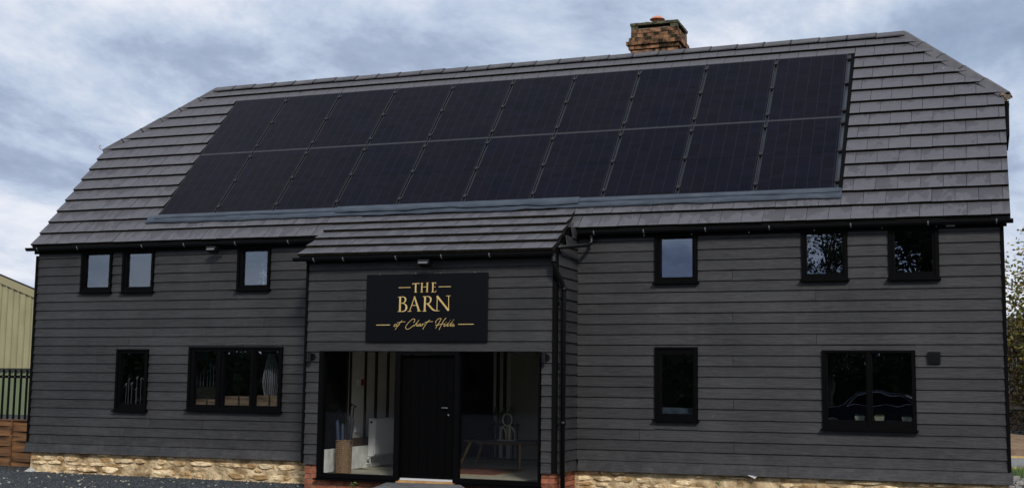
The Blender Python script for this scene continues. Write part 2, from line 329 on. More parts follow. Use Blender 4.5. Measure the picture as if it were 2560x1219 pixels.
def board(parent, xa, xb, za0, za1, zb0, zb1, y, name='weatherboard', th=.019, mat=None, flare=.034):
    """lap board: bottom edge z*0, top edge z*1 at ends a and b; leans out at the bottom"""
    m = MB(); j = random.uniform(-.0015, .0015)
    yo = y - flare + j; yi = y - .010
    m.hexa([(xa, yo - th, za0), (xb, yo - th, zb0), (xa, yo, za0), (xb, yo, zb0), (xa, yi - th, za1), (xb, yi - th, zb1), (xa, yi, za1), (xb, yi, zb1)])
    return m.build(name, mat or board_m, parent)
def run_boards(parent, x0, x1, i, y, zfun, obstacles, joints, off=.0):
    zlo, zhi = zfun(i, (x0 + x1) / 2), zfun(i + 1, (x0 + x1) / 2)
    segs = [(x0, x1)]
    for ox0, ox1, oz0, oz1 in obstacles:
        if oz1 <= zlo + .02 or oz0 >= zhi - .02: continue
        ns = []
        for a, b in segs:
            if ox1 <= a or ox0 >= b: ns.append((a, b)); continue
            if ox0 > a: ns.append((a, ox0 - .004))
            if ox1 < b: ns.append((ox1 + .004, b))
        segs = ns
    for ox0, ox1, oz0, oz1 in obstacles:      # the strips left above and below an opening
        if oz1 <= zlo + .02 or oz0 >= zhi - .02 or ox1 < x0 or ox0 > x1: continue
        if oz0 > zlo + .02:
            f_ = (oz0 - zlo) / (zhi - zlo); m = MB(); yo, yi = y - .034, y - .034 + .024 * f_
            m.hexa([(ox0 - .004, yo - .019, zlo), (ox1 + .004, yo - .019, zlo), (ox0 - .004, yo, zlo), (ox1 + .004, yo, zlo), (ox0 - .004, yi - .019, oz0), (ox1 + .004, yi - .019, oz0), (ox0 - .004, yi, oz0), (ox1 + .004, yi, oz0)]); m.build('weatherboard', board_m, parent)
        if oz1 < zhi - .02:
            f_ = (oz1 - zlo) / (zhi - zlo); m = MB(); yo, yi = y - .034 + .024 * f_, y - .010
            m.hexa([(ox0 - .004, yo - .019, oz1), (ox1 + .004, yo - .019, oz1), (ox0 - .004, yo, oz1), (ox1 + .004, yo, oz1), (ox0 - .004, yi - .019, zhi), (ox1 + .004, yi - .019, zhi), (ox0 - .004, yi, zhi), (ox1 + .004, yi, zhi)]); m.build('weatherboard', board_m, parent)
    for a, b in segs:
        cs = [a] + [j for j in joints if a + .25 < j < b - .25] + [b]
        for p, q_ in zip(cs[:-1], cs[1:]):
            gp = .0028
            board(parent, p + gp, q_ - gp, zfun(i, p) + off, zfun(i + 1, p) + .018, zfun(i, q_) + off, zfun(i + 1, q_) + .018, y)
obst = [(o[0], o[1], o[2] - .02, o[3]) for o in OUT.values()]
for i in range(0, 22):
    jl = [[3.62], [2.05], [2.55, 3.6], [4.7], [3.55]][i % 5] if i < 14 else [[], [3.62], [], [3.64]][i % 4]
    run_boards(front, .03, PX0 + .02, i, 0, zc, obst, jl)
    jr = [12.35 if i % 4 == 1 else None, 13.5 if i % 4 == 3 else None, 11.0 if i % 7 == 2 else None, 14.7 if i % 6 == 4 else None]
    run_boards(front, PX1 + .03, XL - .03, i, 0, zc, obst, [j for j in jr if j])
def skirt(xa, xb, parent, y=0, zf=lambda x: zb(x), h=.155):
    m = MB(); za, zb_ = zf(xa), zf(xb)
    m.hexa([(xa, y - .105, za - h), (xb, y - .105, zb_ - h), (xa, y - .092, za - h - .004), (xb, y - .092, zb_ - h - .004), (xa, y - .032, za + .012), (xb, y - .032, zb_ + .012), (xa, y - .018, za + .012), (xb, y - .018, zb_ + .012)])
    m.build('skirt_board', board_m, parent)
for a, b in ((-.03, 2.78), (2.784, PX0 - .005), (PX1 + .06, 13.1), (13.104, XL + .03)): skirt(a, b, front)
ct = MB(); ct.box(-.012, .028, -.064, .05, -.05, 3.2); ct.build('corner_trim', blackmatt, front)
ct = MB(); ct.box(XL - .028, XL + .012, -.064, .05, 0.01, 3.2); ct.build('corner_trim', blackmatt, front)
# shell: side and rear walls, floors
sh = MB(); DEP = 2 * 2.924 - EY
sh.box(0.0, .12, .125, DEP, -.15, 3.2); sh.box(XL - .12, XL, .125, DEP, -.15, 3.2); sh.box(.12, XL - .12, DEP - .12, DEP, -.15, 3.3); sh.box(.12, XL - .12, DEP - .22, DEP - .13, 2.2, 3.48)
sh.build('side_wall', blackmatt, barn)
inn = MB()
inn.box(.13, XL - .13, .14, DEP - .13, 2.0, 2.2)
inn.box(.13, 5.85, .14, DEP - .13, -.5, -.35); inn.box(10.3, XL - .13, .14, DEP - .13, -.5, -.35)
inn.box(10.2, 10.3, .15, DEP - .15, -.4, 1.99); inn.box(2.62, 2.7, .15, 3, -.4, 1.99)
inn.build('inner_floor', dark, barn)
# inner rooms upstairs: pale-ish partition seen through the plant window
iw = MB(); iw.box(3.3, 5.9, 1.5, 1.6, 2.21, 4.2); iw.build('partition', pmat('grey_partition', (.10, .11, .14), .8), barn)

# windows
def window(o, k):
    x0, x1, z0, z1, gl, g0, g1 = o
    w = MB(); fwid = .042
    w.box(x0, x0 + fwid, -.078, .06, z0, z1); w.box(x1 - fwid, x1, -.078, .06, z0, z1)
    w.box(x0 + fwid, x1 - fwid, -.078, .06, z1 - .03, z1); w.box(x0 + fwid, x1 - fwid, -.078, .06, z0, z0 + fwid)
    for (a, b), (c, d) in zip(gl[:-1], gl[1:]): w.box((b + c) / 2 - .022, (b + c) / 2 + .022, -.076, .06, z0 + fwid, z1 - .03)
    fr = w.build('window', black, barn)
    for j, (a, b) in enumerate(gl):
        sa = x0 + fwid if j == 0 else (gl[j - 1][1] + a) / 2 + .022
        sb = x1 - fwid if j == len(gl) - 1 else (b + gl[j + 1][0]) / 2 - .022
        s_ = MB(); zt = z1 - .03; zl = z0 + fwid
        s_.box(sa, a, -.06, .03, zl, zt); s_.box(b, sb, -.06, .03, zl, zt)
        s_.box(a, b, -.06, .03, zl, g0); s_.box(a, b, -.06, .03, g1, zt)
        s_.build('sash', black, fr)
        p = MB(); p.box(a, b, -.018, -.012, g0, g1); p.build('pane', glass_m, fr)
    s_ = MB(); s_.hexa([(x0 - .025, -.125, z0 - .022), (x1 + .025, -.125, z0 - .022), (x0 - .025, -.02, z0 - .022), (x1 + .025, -.02, z0 - .022),
                        (x0 - .025, -.125, z0 - .004), (x1 + .025, -.125, z0 - .004), (x0 - .025, -.02, z0 + .008), (x1 + .025, -.02, z0 + .008)])
    s_.build('sill', black, fr)
    return fr
for k, o in OUT.items(): window(o, k)

# fascia and soffit
for a, b in ((-.02, PX0 - .05), (PX1 + .05, XL + .05)):
    fa = MB(); za, zb2 = .055 * (1 - a / XL), .055 * (1 - b / XL)
    fa.hexa([(a, -.10, 3.19 + za * .7), (b, -.10, 3.19 + zb2 * .7), (a, -.066, 3.19 + za * .7), (b, -.066, 3.19 + zb2 * .7), (a, -.10, 3.31 + za), (b, -.10, 3.31 + zb2), (a, -.066, 3.31 + za), (b, -.066, 3.31 + zb2)]); fa.build('fascia', blackmatt, barn); fa = MB()
    fa.hexa([(a, -.064, 3.225 + za * .7), (b, -.064, 3.225 + zb2 * .7), (a, .1, 3.225 + za * .7), (b, .1, 3.225 + zb2 * .7), (a, -.064, 3.30 + za), (b, -.064, 3.30 + zb2), (a, .1, 3.30 + za), (b, .1, 3.30 + zb2)]); fa.build('soffit', blackmatt, barn)

fc = MB(); fc.box(-.006, .006, -.108, -.1005, -.006, .006); fcm = fc.mesh('fixing_cap', pmat('white_cap', (.6, .6, .6), .5))
for x in (11.08, 11.78, 12.6, 13.5, 14.4, 15.1): link('fixing_cap', fcm, bpy.data.objects['fascia.001'], (x, 0, 3.215))
def gutter(xa, xb, y, za, zb_, name='gutter', r=.056):
    m = MB(); n = 10
    for (x0, z0), (x1, z1) in [((xa, za), (xb, zb_))]:
        v = []; 
        for x, z in ((x0, z0), (x1, z1)):
            for rr in (r, r - .006):
                for k in range(n + 1):
                    a = PI + PI * k / n; v.append((x, y + rr * math.cos(a), z + rr * math.sin(a)))
        q_ = n + 1; f = []
        for k in range(n):
            f.append((k, k + 1, 2 * q_ + k + 1, 2 * q_ + k)); f.append((q_ + k, 3 * q_ + k, 3 * q_ + k + 1, q_ + k + 1))
        f.append((0, 2 * q_, 3 * q_, q_)); f.append((n, q_ + n, 3 * q_ + n, 2 * q_ + n))
        f.append(tuple(range(n, -1, -1))); f.append(tuple(2 * q_ + k for k in range(n + 1)))
        m.add(v, f)
    o = m.build(name, blackp, barn, smooth=False)
    return o
clip_m = pmat('grey_clip', (.16, .16, .17), .5)
def brackets(par, xs, y, zf, r=.056, mat=None):
    for x in xs:
        m = MB(); z = zf(x)
        pts = [(y + (r + .006) * math.cos(a), z + (r + .006) * math.sin(a)) for a in [PI * 1.0 + PI * .5 * k / 5 for k in range(6)]]
        for (ya, za), (yb, zb2) in zip(pts[:-1], pts[1:]):
            m.hexa([(x - .008, ya, za), (x + .008, ya, za), (x - .008, ya + .006, za), (x + .008, ya + .006, za), (x - .008, yb, zb2), (x + .008, yb, zb2), (x - .008, yb + .006, zb2 + .003), (x + .008, yb + .006, zb2 + .003)])
        m.build('gutter_bracket', mat or clip_m, par)
gy = -.165
gf = lambda x: 3.275 + .055 * (1 - x / XL)
gl_ = gutter(-.13, PX0 - .1, gy, gf(-.13), gf(5.9)); brackets(gl_, [.13, 1.0, 2.35, 3.2, 4.2, 5.2], gy, gf)
gr_ = gutter(PX1 + .08, XL + .13, gy, gf(10), gf(16)); brackets(gr_, [10.35, 11.1, 12.0, 12.9, 14.0, 15.0, 15.85], gy, gf)

# ---- roof: local frame x along eave, y up the slope, z off the slope
roofM = Matrix.Translation((0, EY, EZ + .055)) @ Matrix.Rotation(math.atan(.055 / XL), 4, 'Y') @ Matrix.Rotation(TH, 4, 'X')
S1, S2, HL, HR, OL, OR = 2.747, 4.549, 1.58, 14.58, .079, .099
inv = roofM.inverted()
rb = MB()
poly = [(-OL, 0, 0), (XL + OR, 0, 0), (XL + OR, S1, 0), (HR, S2, 0), (HL, S2, 0), (-OL, S1, 0)]
rb.prism(poly, (0, 0, .004), (0, 0, -.05))
# far slope and the two half hips, in the same local frame
ridge_y = EY + S2 * math.cos(TH)
def mir(x, s):   # mirror a front-slope point to the rear slope
    p = roofM @ Vector((x, s, 0)); return inv @ Vector((p.x, 2 * ridge_y - p.y, p.z))
back = [mir(-OL, 0), mir(-OL, S1), mir(HL, S2), mir(HR, S2), mir(XL + OR, S1), mir(XL + OR, 0)]
rb.add(back, [tuple(range(6))])
rb.add([(-OL, S1, 0), (HL, S2, 0), mir(-OL, S1)], [(0, 1, 2)]); rb.add([(XL + OR, S1, 0), mir(XL + OR, S1), (HR, S2, 0)], [(0, 1, 2)])
roof = rb.build('roof', roofbase_m, barn); roof.matrix_local = roofM
# gable infill under the half hips
gb = MB()
for x in (.02, XL - .14):
    gb.add([(x, .12, 3.2), (x, 2 * ridge_y - .12, 3.2), (x, 2 * ridge_y - 1.95, 5.28), (x, 1.95, 5.28), (x + .12, .12, 3.2), (x + .12, 2 * ridge_y - .12, 3.2), (x + .12, 2 * ridge_y - 1.95, 5.28), (x + .12, 1.95, 5.28)],
           [(0, 1, 2, 3), (7, 6, 5, 4), (0, 3, 7, 4), (1, 5, 6, 2), (3, 2, 6, 7)])
gb.build('gable_wall', blackmatt, barn)

PA, PB, PC, PD = 2.307, 13.743, .674, 4.03
GA = S2 / 15
TW = .300
def clip(poly, a, b, c):   # keep a*x+b*y<=c
    out = []
    for i in range(len(poly)):
        p, q_ = poly[i], poly[(i + 1) % len(poly)]
        dp, dq = a * p[0] + b * p[1] - c, a * q_[0] + b * q_[1] - c
        if dp <= 0: out.append(p)
        if (dp < 0 < dq) or (dq < 0 < dp):
            t = dp / (dp - dq); out.append((p[0] + (q_[0] - p[0]) * t, p[1] + (q_[1] - p[1]) * t))
    return out
HT0, HT1, TTH = .062, .016, .043
def tile_mesh(poly, s0, sl):
    """poly relative to the tile's own corner; height falls from the tail (s0) to the head"""
    m = MB(); n = len(poly)
    h = lambda s: HT0 + (HT1 - HT0) * (s - s0) / sl
    top = [(p[0], p[1], h(p[1])) for p in poly]; bot = [(p[0], p[1], h(p[1]) - TTH) for p in poly]
    m.add(top + bot, [tuple(range(n)), tuple(range(2 * n - 1, n - 1, -1))], 0)
    for i in range(n):
        j = (i + 1) % n; m.f.append((i, n + i, n + j, j)); m.m.append(1)
    return m
tiles = []   # (dist, parentkey, matrix-local data, meshkey/MB, full)
CAM = Vector(camo.location)
full_full = tile_mesh([(.0025, 0), (TW - .0025, 0), (TW - .0025, GA + .03), (.0025, GA + .03)], 0, GA + .03).mesh('roof_tile', [tile_m, tile_edge_m])
def area(p): return abs(sum(p[i][0] * p[(i + 1) % len(p)][1] - p[(i + 1) % len(p)][0] * p[i][1] for i in range(len(p)))) / 2
dx_, dy_ = HL + OL, S2 - S1
for r_ in range(15):
    s0 = r_ * GA; s1 = min(s0 + GA + .03, S2 - .01); x = -OL - (TW / 2 if r_ % 2 else 0) - .03
    while x < XL + OR:
        poly = [(x + .0025, s0), (x + TW - .0025, s0), (x + TW - .0025, s1), (x + .0025, s1)]
        x += TW
        base = poly[0]
        P = clip(poly, -1, 0, OL); P = clip(P, 1, 0, XL + OR) if P else P
        # hips
        if P: P = clip(P, -dy_, dx_, dy_ * OL + dx_ * S1 - .0)
        if P: P = clip(P, dy_, (XL + OR - HR), dy_ * (XL + OR) + (XL + OR - HR) * S1)
        if not P: continue
        lo_, hi_ = min(p[0] for p in P), max(p[0] for p in P)
        pieces = [P]
        if 2 <= r_ <= 13:
            XA, XB = PA - .05, PB + .105
            if hi_ > XA and lo_ < XB:
                pieces = [clip(P, 1, 0, XA), clip(P, -1, 0, -XB)]
                if r_ == 13:
                    mid = clip(clip(P, -1, 0, -XA), 1, 0, XB)
                    if mid: mid = clip(mid, 0, -1, -(PD + .03))
                    pieces.append(mid)
        elif r_ < 2 and lo_ > 6.15 and hi_ < 9.75: continue
        for Q in pieces:
            if not Q or len(Q) < 3 or area(Q) < .004: continue
            c = roofM @ Vector((sum(p[0] for p in Q) / len(Q), sum(p[1] for p in Q) / len(Q), 0))
            is_full = abs(area(Q) - (TW - .005) * (GA + .03)) < 1e-4
            tiles.append(((c - CAM).length / math.sqrt(area(Q)), 'roof', base, s1 - s0, Q, is_full))
# porch roof frame
PTH = math.atan(.83 / 1.41); PL = 1.64; PG = .298; PRX0, PRX1 = 5.92, 10.02
porchM = Matrix.Translation((0, -1.095, 2.955)) @ Matrix.Rotation(math.radians(.25), 4, 'Y') @ Matrix.Rotation(PTH, 4, 'X')
for r_ in range(6):
    s0 = r_ * PG; s1 = min(s0 + PG + .03, PL + .12); x = PRX0 - (TW / 2 if r_ % 2 else 0)
    if s1 - s0 < .05: continue
    while x < PRX1:
        poly = [(x + .0025, s0), (x + TW - .0025, s0), (x + TW - .0025, s1), (x + .0025, s1)]; base = poly[0]; x += TW
        P = clip(poly, -1, .085 if False else 0, -PRX0 + .0); P = clip(P, 1, .045, PRX1 + .0) if P else P
        if not P or area(P) < .004: continue
        c = porchM @ Vector((base[0], base[1], 0))
        tiles.append(((c - CAM).length / math.sqrt(area(P)), 'porch', base, s1 - s0, P, False))
pr = MB(); pr.prism([(PRX0 + .01, .02, 0), (PRX1 - .02, .02, 0), (PRX1 - .09, PL, 0), (PRX0 + .01, PL, 0)], (0, 0, .006), (0, 0, -.05))
porch_roof = pr.build('porch_roof', roofbase_m, barn); porch_roof.matrix_local = porchM
tiles.sort(key=lambda t: t[0])
stuff = {'roof': MB(), 'porch': MB()}; par = {'roof': roof, 'porch': porch_roof}
for k, (d, key, base, sl_, Q, is_full) in enumerate(tiles):
    R_ = random.Random(k * 7 + 1)
    if k < 300:
        if is_full:
            o = link('roof_tile', full_full, par[key])
            o.location = (base[0] - .0025, base[1] + R_.uniform(-.003, .003), R_.uniform(-.0012, .0018))
            o.rotation_euler = (0, R_.uniform(-.006, .006), R_.uniform(-.004, .004))
        else:
            rel = [(p[0] - base[0], p[1] - base[1]) for p in Q]
            o = link('roof_tile', tile_mesh(rel, 0, sl_).mesh('roof_tile', [tile_m, tile_edge_m]), par[key])
            o.location = (base[0], base[1] + R_.uniform(-.003, .003), R_.uniform(-.001, .0015))
    else:
        off = R_.uniform(-.002, .002)
        Q2 = [(p[0], p[1] + off) for p in Q]
        t = tile_mesh(Q2, base[1] + off, sl_)
        stuff[key].add(t.v, t.f[:0]); o_ = len(stuff[key].v) - len(t.v)
        for f, mi in zip(t.f, t.m): stuff[key].f.append(tuple(i + o_ for i in f)); stuff[key].m.append(mi)
if stuff['roof'].f: tag(stuff['roof'].build('roof_tiles', [tile_m, tile_edge_m], roof), kind='stuff')
if stuff['porch'].f: tag(stuff['porch'].build('roof_tiles', [tile_m, tile_edge_m], porch_roof), kind='stuff')

# ridge and hip tiles (angle tiles, in world coordinates under roof)
def angle_tile(a, b, up, side, w=.135, lift=.055):
    a, b = Vector(a), Vector(b); up = Vector(up).normalized(); t = (b - a).normalized(); side = Vector(side).normalized()
    m = MB(); sec = []
    for s_, hh in ((-w, -.085), (-.028, .0), (.028, .0), (w, -.085)):
        sec.append((s_, hh))
    vs = []
    for k, (p, e) in enumerate(((a, .0), (b, .006))):
        for (s_, hh) in sec: vs.append(p + side * s_ + up * (hh + lift + e))
        for (s_, hh) in sec: vs.append(p + side * s_ * .97 + up * (hh + lift + e - .018))
    f = []
    for i in range(3):
        f.append((i, i + 1, 8 + i + 1, 8 + i)); f.append((4 + i, 12 + i, 12 + i + 1, 4 + i + 1))
        f.append((i, 4 + i, 4 + i + 1, i + 1)); f.append((8 + i, 8 + i + 1, 12 + i + 1, 12 + i))
    f.append((0, 8, 12, 4)); f.append((3, 7, 15, 11))
    m.add(vs, f); return m
joint_m = pmat('black_joint_clip', (.012, .012, .013), .6)
def ridge_run(p0, p1, L_, up, side, skip=0):
    p0, p1 = Vector(p0), Vector(p1); d = p1 - p0; n = max(1, round(d.length / L_)); t = d / n
    for k in range(n):
        a = p0 + t * k; b = p0 + t * (k + 1) - t.normalized() * .008
        J = Vector((random.uniform(-.003, .003), 0, random.uniform(-.004, .004)))
        m = angle_tile(a + J, b + J, up, side); m.v = [tuple(inv @ Vector(v)) for v in m.v]
        m.build('ridge_tile', ridge_m, roof)
        if k:
            c = angle_tile(a - t.normalized() * .02, a + t.normalized() * .012, up, side, w=.137, lift=.0595); c.v = [tuple(inv @ Vector(v)) for v in c.v]
            c.build('ridge_clip', joint_m, roof)
A = roofM @ Vector((HL, S2, 0)); B = roofM @ Vector((HR, S2, 0))
ridge_run(A + Vector((-.02, 0, 0)), B + Vector((.02, 0, 0)), .45, (0, 0, 1), (0, 1, 0))
for (tx, ts), (bx, bs) in (((HL, S2), (-OL - .04, S1 - .03)), ((HR, S2), (XL + OR + .04, S1 - .03))):
    T_ = roofM @ Vector((tx, ts, 0)); Bo = roofM @ Vector((bx, bs, 0)); d = (T_ - Bo)
    nf = Vector((0, -math.sin(TH), math.cos(TH))); nh = Vector((-1 if tx < 5 else 1, 0, 1.2)).normalized(); up = (nf + nh).normalized()
    side = d.cross(up).normalized(); ridge_run(Bo, T_ , .45, up, side)
    # small gutter and mortar at the foot of the half hip, running back along the gable end
sg = MB()
xg = XL + OR + .03
pts = [(xg, 1.70, 5.20), (xg, 4.0, 5.20)]
sg.tube(pts, .05, 8); sg.tube([(-.17, 1.72, 5.22), (-.17, 4.0, 5.22)], .05, 8); sg.build('hip_gutter', blackp, barn)
vp = MB(); vp.hexa([(XL + .085, 1.1, 4.62), (XL + .15, 1.1, 4.62), (XL + .085, 2.3, 4.62), (XL + .15, 2.3, 4.62), (XL + .085, 1.62, 5.2), (XL + .17, 1.62, 5.24), (XL + .085, 2.3, 5.2), (XL + .17, 2.3, 5.24)])
vp.build('barge_end', blackmatt, barn)
mt = MB(); 
for k in range(14):
    c = Vector((XL + .12 + random.uniform(-.05, .05), 1.66 + random.uniform(-.05, .05), 5.30 + random.uniform(-.05, .05))); r_ = random.uniform(.015, .03)
    mt.box(c.x - r_, c.x + r_, c.y - r_, c.y + r_, c.z - r_, c.z + r_)
mt.build('hip_mortar', mortar2_m, barn)
hk = MB(); hk.tube([(-.10, 1.66, 5.42), (-.16, 1.66, 5.45), (-.19, 1.66, 5.49), (-.16, 1.66, 5.52), (-.13, 1.66, 5.49)], .006, 6); hk.build('hip_iron', clip_m, barn)

# flashing tray under and round the panels
tr = MB()
tr.box(PA - .02, PB + .045, PC - .08, PD + .05, .008, .022)
tk = MB(); tk.box(PB + .047, PB + .104, PC - .02, PD + .05, .006, .03); tk.build('tray_edge_shadow', blackmatt, roof); tk = MB(); tk.box(PA - .05, PA - .022, PC - .02, PD + .05, .006, .03); tk.build('tray_edge_shadow', blackmatt, roof)  # black strips paint the shadow of the tile edges beside the tray
trob = tr.build('flashing_tray', tray_m, roof)
js = MB(); js.box(PA, PB, PC + (PD - PC - .022) / 2 + .004, PC + (PD - PC - .022) / 2 + .018, .050, .061); js.build('row_highlight_strip', pmat('grey_row_highlight', (.028, .031, .037), .4, spec=.5), roof)  # added strip, its lighter grey paints the highlight along the frame edges
fl = MB(); n = 90
def flashing(xa, xb, lo_c, hi_c, h, amp, seed):
    v = []
    for i in range(n + 1):
        x = xa + (xb - xa) * i / n
        w_ = amp * mnoise.noise(Vector((x * 1.1, seed, 0))) + amp * .5 * mnoise.noise(Vector((x * 4, seed, 3)))
        u = .006 * mnoise.noise(Vector((x * 3, seed, 9)))
        v += [(x, lo_c + w_, h + .004 + u), (x, (lo_c + hi_c) / 2, h + .004 + u * 1.4), (x, hi_c, h), (x, lo_c + w_, h - .006 + u)]
    f = []
    for i in range(n):
        a = i * 4
        f += [(a, a + 4, a + 5, a + 1), (a + 1, a + 5, a + 6, a + 2), (a + 3, a + 7, a + 4, a)]
    return v, f
v, f = flashing(PA - .20, PB + .10, .45, PC - .02, .068, .04, 1.0); fl.add(v, f)
v, f = flashing(PA - .05, PB + .085, .565, PC - .02, .078, .03, 5.0); fl.add(v, f)
fl.build('lead_flashing', lead_m, roof, smooth=True)
pf = MB()   # flashing over the head of the porch roof
v, f = flashing(PRX0 - .1, PRX1 - .04, .52, PC - .01, .094, .04, 8.0); pf.add(v, f); pf.build('lead_flashing', lead_m, roof, smooth=True)

# ---- solar panels (things of their own)
def cell_mat():
    m = bpy.data.materials.new('solar_cells'); m.use_nodes = True; t = m.node_tree; l = t.links; b = t.nodes['Principled BSDF']
    tcn = N(t, 'ShaderNodeTexCoord'); sp = N(t, 'ShaderNodeSeparateXYZ'); l.new(tcn.outputs['Object'], sp.inputs[0])
    oi = N(t, 'ShaderNodeObjectInfo')
    def line(v, period, width, off=0):
        fr_ = math_(t, 'FRACT', math_(t, 'DIVIDE', math_(t, 'ADD', v, off), period)); 
        return math_(t, 'LESS_THAN', fr_, width / period)
    gx = line(sp.outputs[0], .1785, .0035, .0)      # cell columns
    gy_ = line(sp.outputs[1], .0905, .0018, .0)     # half cell rows
    bus = line(sp.outputs[0], .0178, .0022, .004)    # bus wires
    half = math_(t, 'LESS_THAN', math_(t, 'ABSOLUTE', math_(t, 'SUBTRACT', sp.outputs[1], .82)), .004)
    nz = N(t, 'ShaderNodeTexNoise'); nz.inputs['Scale'].default_value = 1.7; nz.inputs['Detail'].default_value = 3; g_ = N(t, 'ShaderNodeNewGeometry'); l.new(g_.outputs['Position'], nz.inputs['Vector'])
    r = ramp(t, [(.3, (.0022, .0030, .0085)), (.7, (.0050, .0040, .0085))]); l.new(nz.outputs['Fac'], r.inputs[0])
    def mixin(prev, fac, col, s_):
        mc = N(t, 'ShaderNodeMix', data_type='RGBA'); l.new(math_(t, 'MULTIPLY', fac, s_), mc.inputs[0]); l.new(prev, mc.inputs[6]); mc.inputs[7].default_value = (*col, 1); return mc.outputs[2]
    # whole cells differ a little in tone
    wn = N(t, 'ShaderNodeTexWhiteNoise', noise_dimensions='3D'); cb = N(t, 'ShaderNodeCombineXYZ')
    l.new(math_(t, 'FLOOR', math_(t, 'DIVIDE', sp.outputs[0], .1785)), cb.inputs[0]); l.new(math_(t, 'FLOOR', math_(t, 'DIVIDE', sp.outputs[1], .0905)), cb.inputs[1]); l.new(oi.outputs['Random'], cb.inputs[2]); l.new(cb.outputs[0], wn.inputs[0])
    hs = N(t, 'ShaderNodeHueSaturation'); l.new(r.outputs[0], hs.inputs['Color']); mr = N(t, 'ShaderNodeMapRange'); mr.inputs[3].default_value = .75; mr.inputs[4].default_value = 1.3; l.new(wn.outputs[0], mr.inputs[0]); l.new(mr.outputs[0], hs.inputs['Value'])
    c = mixin(hs.outputs[0], bus, (.016, .015, .022), .6); c = mixin(c, gy_, (.0015, .0015, .002), .8); c = mixin(c, gx, (.045, .045, .055), .55); c = mixin(c, half, (.001, .001, .001), .8)
    l.new(c, b.inputs['Base Color']); b.inputs['Roughness'].default_value = .14; b.inputs['Specular IOR Level'].default_value = .055
    return m
cell_m = cell_mat()
frame_m = pmat('black_panel_frame', (.012, .013, .016), .35, spec=.4)
clamp_m = pmat('black_clamp', (.006, .006, .007), .5)
PGAP = .036; PWp = (PB - PA + PGAP) / 10; PWd = PWp - PGAP; PHh = (PD - PC - .022) / 2
def make_panel():
    r_ = empty('solar_panel'); tag(r_, 'x', 'solar panel', 'solar panels on the barn roof')
    h0, h1 = .024, .062
    m = MB(); m.box(.011, PWd - .011, .011, PHh - .011, h1 - .01, h1 - .002); m.build('panel_glass', cell_m, r_)
    m = MB(); m.box(0, PWd, 0, .011, h0, h1); m.box(0, PWd, PHh - .011, PHh, h0, h1); m.box(0, .011, .011, PHh - .011, h0, h1); m.box(PWd - .011, PWd, .011, PHh - .011, h0, h1)
    m.build('panel_frame', frame_m, r_)
    for yy in (.13, PHh * .5, PHh - .16):
        c = MB(); c.box(PWd - .012, PWd + PGAP + .010, yy, yy + .045, h0, h1 + .014); c.box(PWd + .004, PWd + .030, yy - .012, yy + .067, h0, h1 + .008); c.build('clamp', clamp_m, r_)
    return r_
proto = make_panel(); first = True
ords = ['first', 'second', 'third', 'fourth', 'fifth', 'sixth', 'seventh', 'eighth', 'ninth', 'tenth']
for row in (1, 0):
    for c in range(10):
        o = proto if first else copy_tree(proto); first = False
        o.matrix_world = roofM @ Matrix.Translation((PA + c * PWp, PC + row * (PHh + .022), 0))
        rn = 'upper' if row else 'lower'
        ex = {(1, 0): ' at the left end beside tiles', (1, 9): ' at the right end beside tiles', (0, 0): ' above the blue grey flashing', (0, 9): ' above the flashing at right end'}.get((row, c), '')
        o['label'] = 'black solar panel, %s row, %s from the left%s' % (rn, ords[c], ex)

# ---- chimney
ch = MB(); cx0, cx1, cy0, cy1 = 9.965, 10.795, 3.25, 4.02
zb0 = 6.4; cc = .073
ch.box(cx0 + .03, cx1 - .03, cy0 + .03, cy1 - .03, zb0, 7.32); chim = ch.build('chimney', mortar2_m, barn)
offs = [.037, .037, .037, .037, .037, .037, .037, .037, .006, .037, .072, .032, .0, .0]   # corbelled courses, bottom to top
z = 7.30 - len(offs) * cc + .0
brm = []
for q_ in range(6):
    m = MB(); l_, w_, h_ = .214, .10, cc - .006
    v = [(x + random.uniform(-.004, .004), y + random.uniform(-.004, .004), zz_ + random.uniform(-.003, .003)) for zz_ in (0, h_) for y in (0, w_) for x in (0, l_)]
    m.hexa(v); brm.append(m.mesh('brick', chbrick_m))
def lay_bricks(parent, meshes, x0, x1, y0, y1, zz_, shift, sides='flr'):
    step = .2225
    if 'f' in sides:
        x = x0 - (step / 2 if shift else 0)
        while x < x1 - .02:
            a = max(x, x0); b = min(x + .212, x1)
            if b - a > .04:
                o = link('brick', random.choice(meshes), parent, (a, y0 + random.uniform(-.003, .003), zz_)); o.scale = ((b - a) / .212, 1, 1)
            x += step
    for key, xx in (('r', x1), ('l', x0)):
        if key not in sides: continue
        y = y0 + .105 - (step / 2 if not shift else 0)
        while y < y1 - .02:
            a = max(y, y0 + .105); b = min(y + .212, y1)
            if b - a > .03:
                o = link('brick', random.choice(meshes), parent, (xx if key == 'r' else xx + .10, a, zz_), (0, 0, PI / 2)); o.scale = ((b - a) / .212, 1, 1)
            y += step
for k, off in enumerate(offs):
    if z > 6.7: lay_bricks(chim, brm, cx0 - off, cx1 + off, cy0 - off, cy1 + off, z, k % 2)
    z += cc
cp = MB(); z = 7.30 - .006
zt = z + .075
for (a, b, c, d) in ((cx0, cx0 + .12, cy0, cy0 + .12), (cx1 - .12, cx1, cy0, cy0 + .12), (cx0, cx0 + .12, cy1 - .12, cy1), (cx1 - .12, cx1, cy1 - .12, cy1)): cp = MB(); cp.box(a, b, c, d, z, zt); cp.build('chimney_pier', moss_m, chim)
cs = MB(); 
nx, ny = 14, 12; vs = []; 
for j, zz_ in enumerate((zt, zt + .045)):
    for iy in range(ny + 1):
        for ix in range(nx + 1):
            jit = mnoise.noise(Vector((ix * .9, iy * .9, j * 5))) * .012
            vs.append((cx0 - .015 + (cx1 - cx0 + .03) * ix / nx, cy0 - .015 + (cy1 - cy0 + .03) * iy / ny, zz_ + (jit if j else 0)))
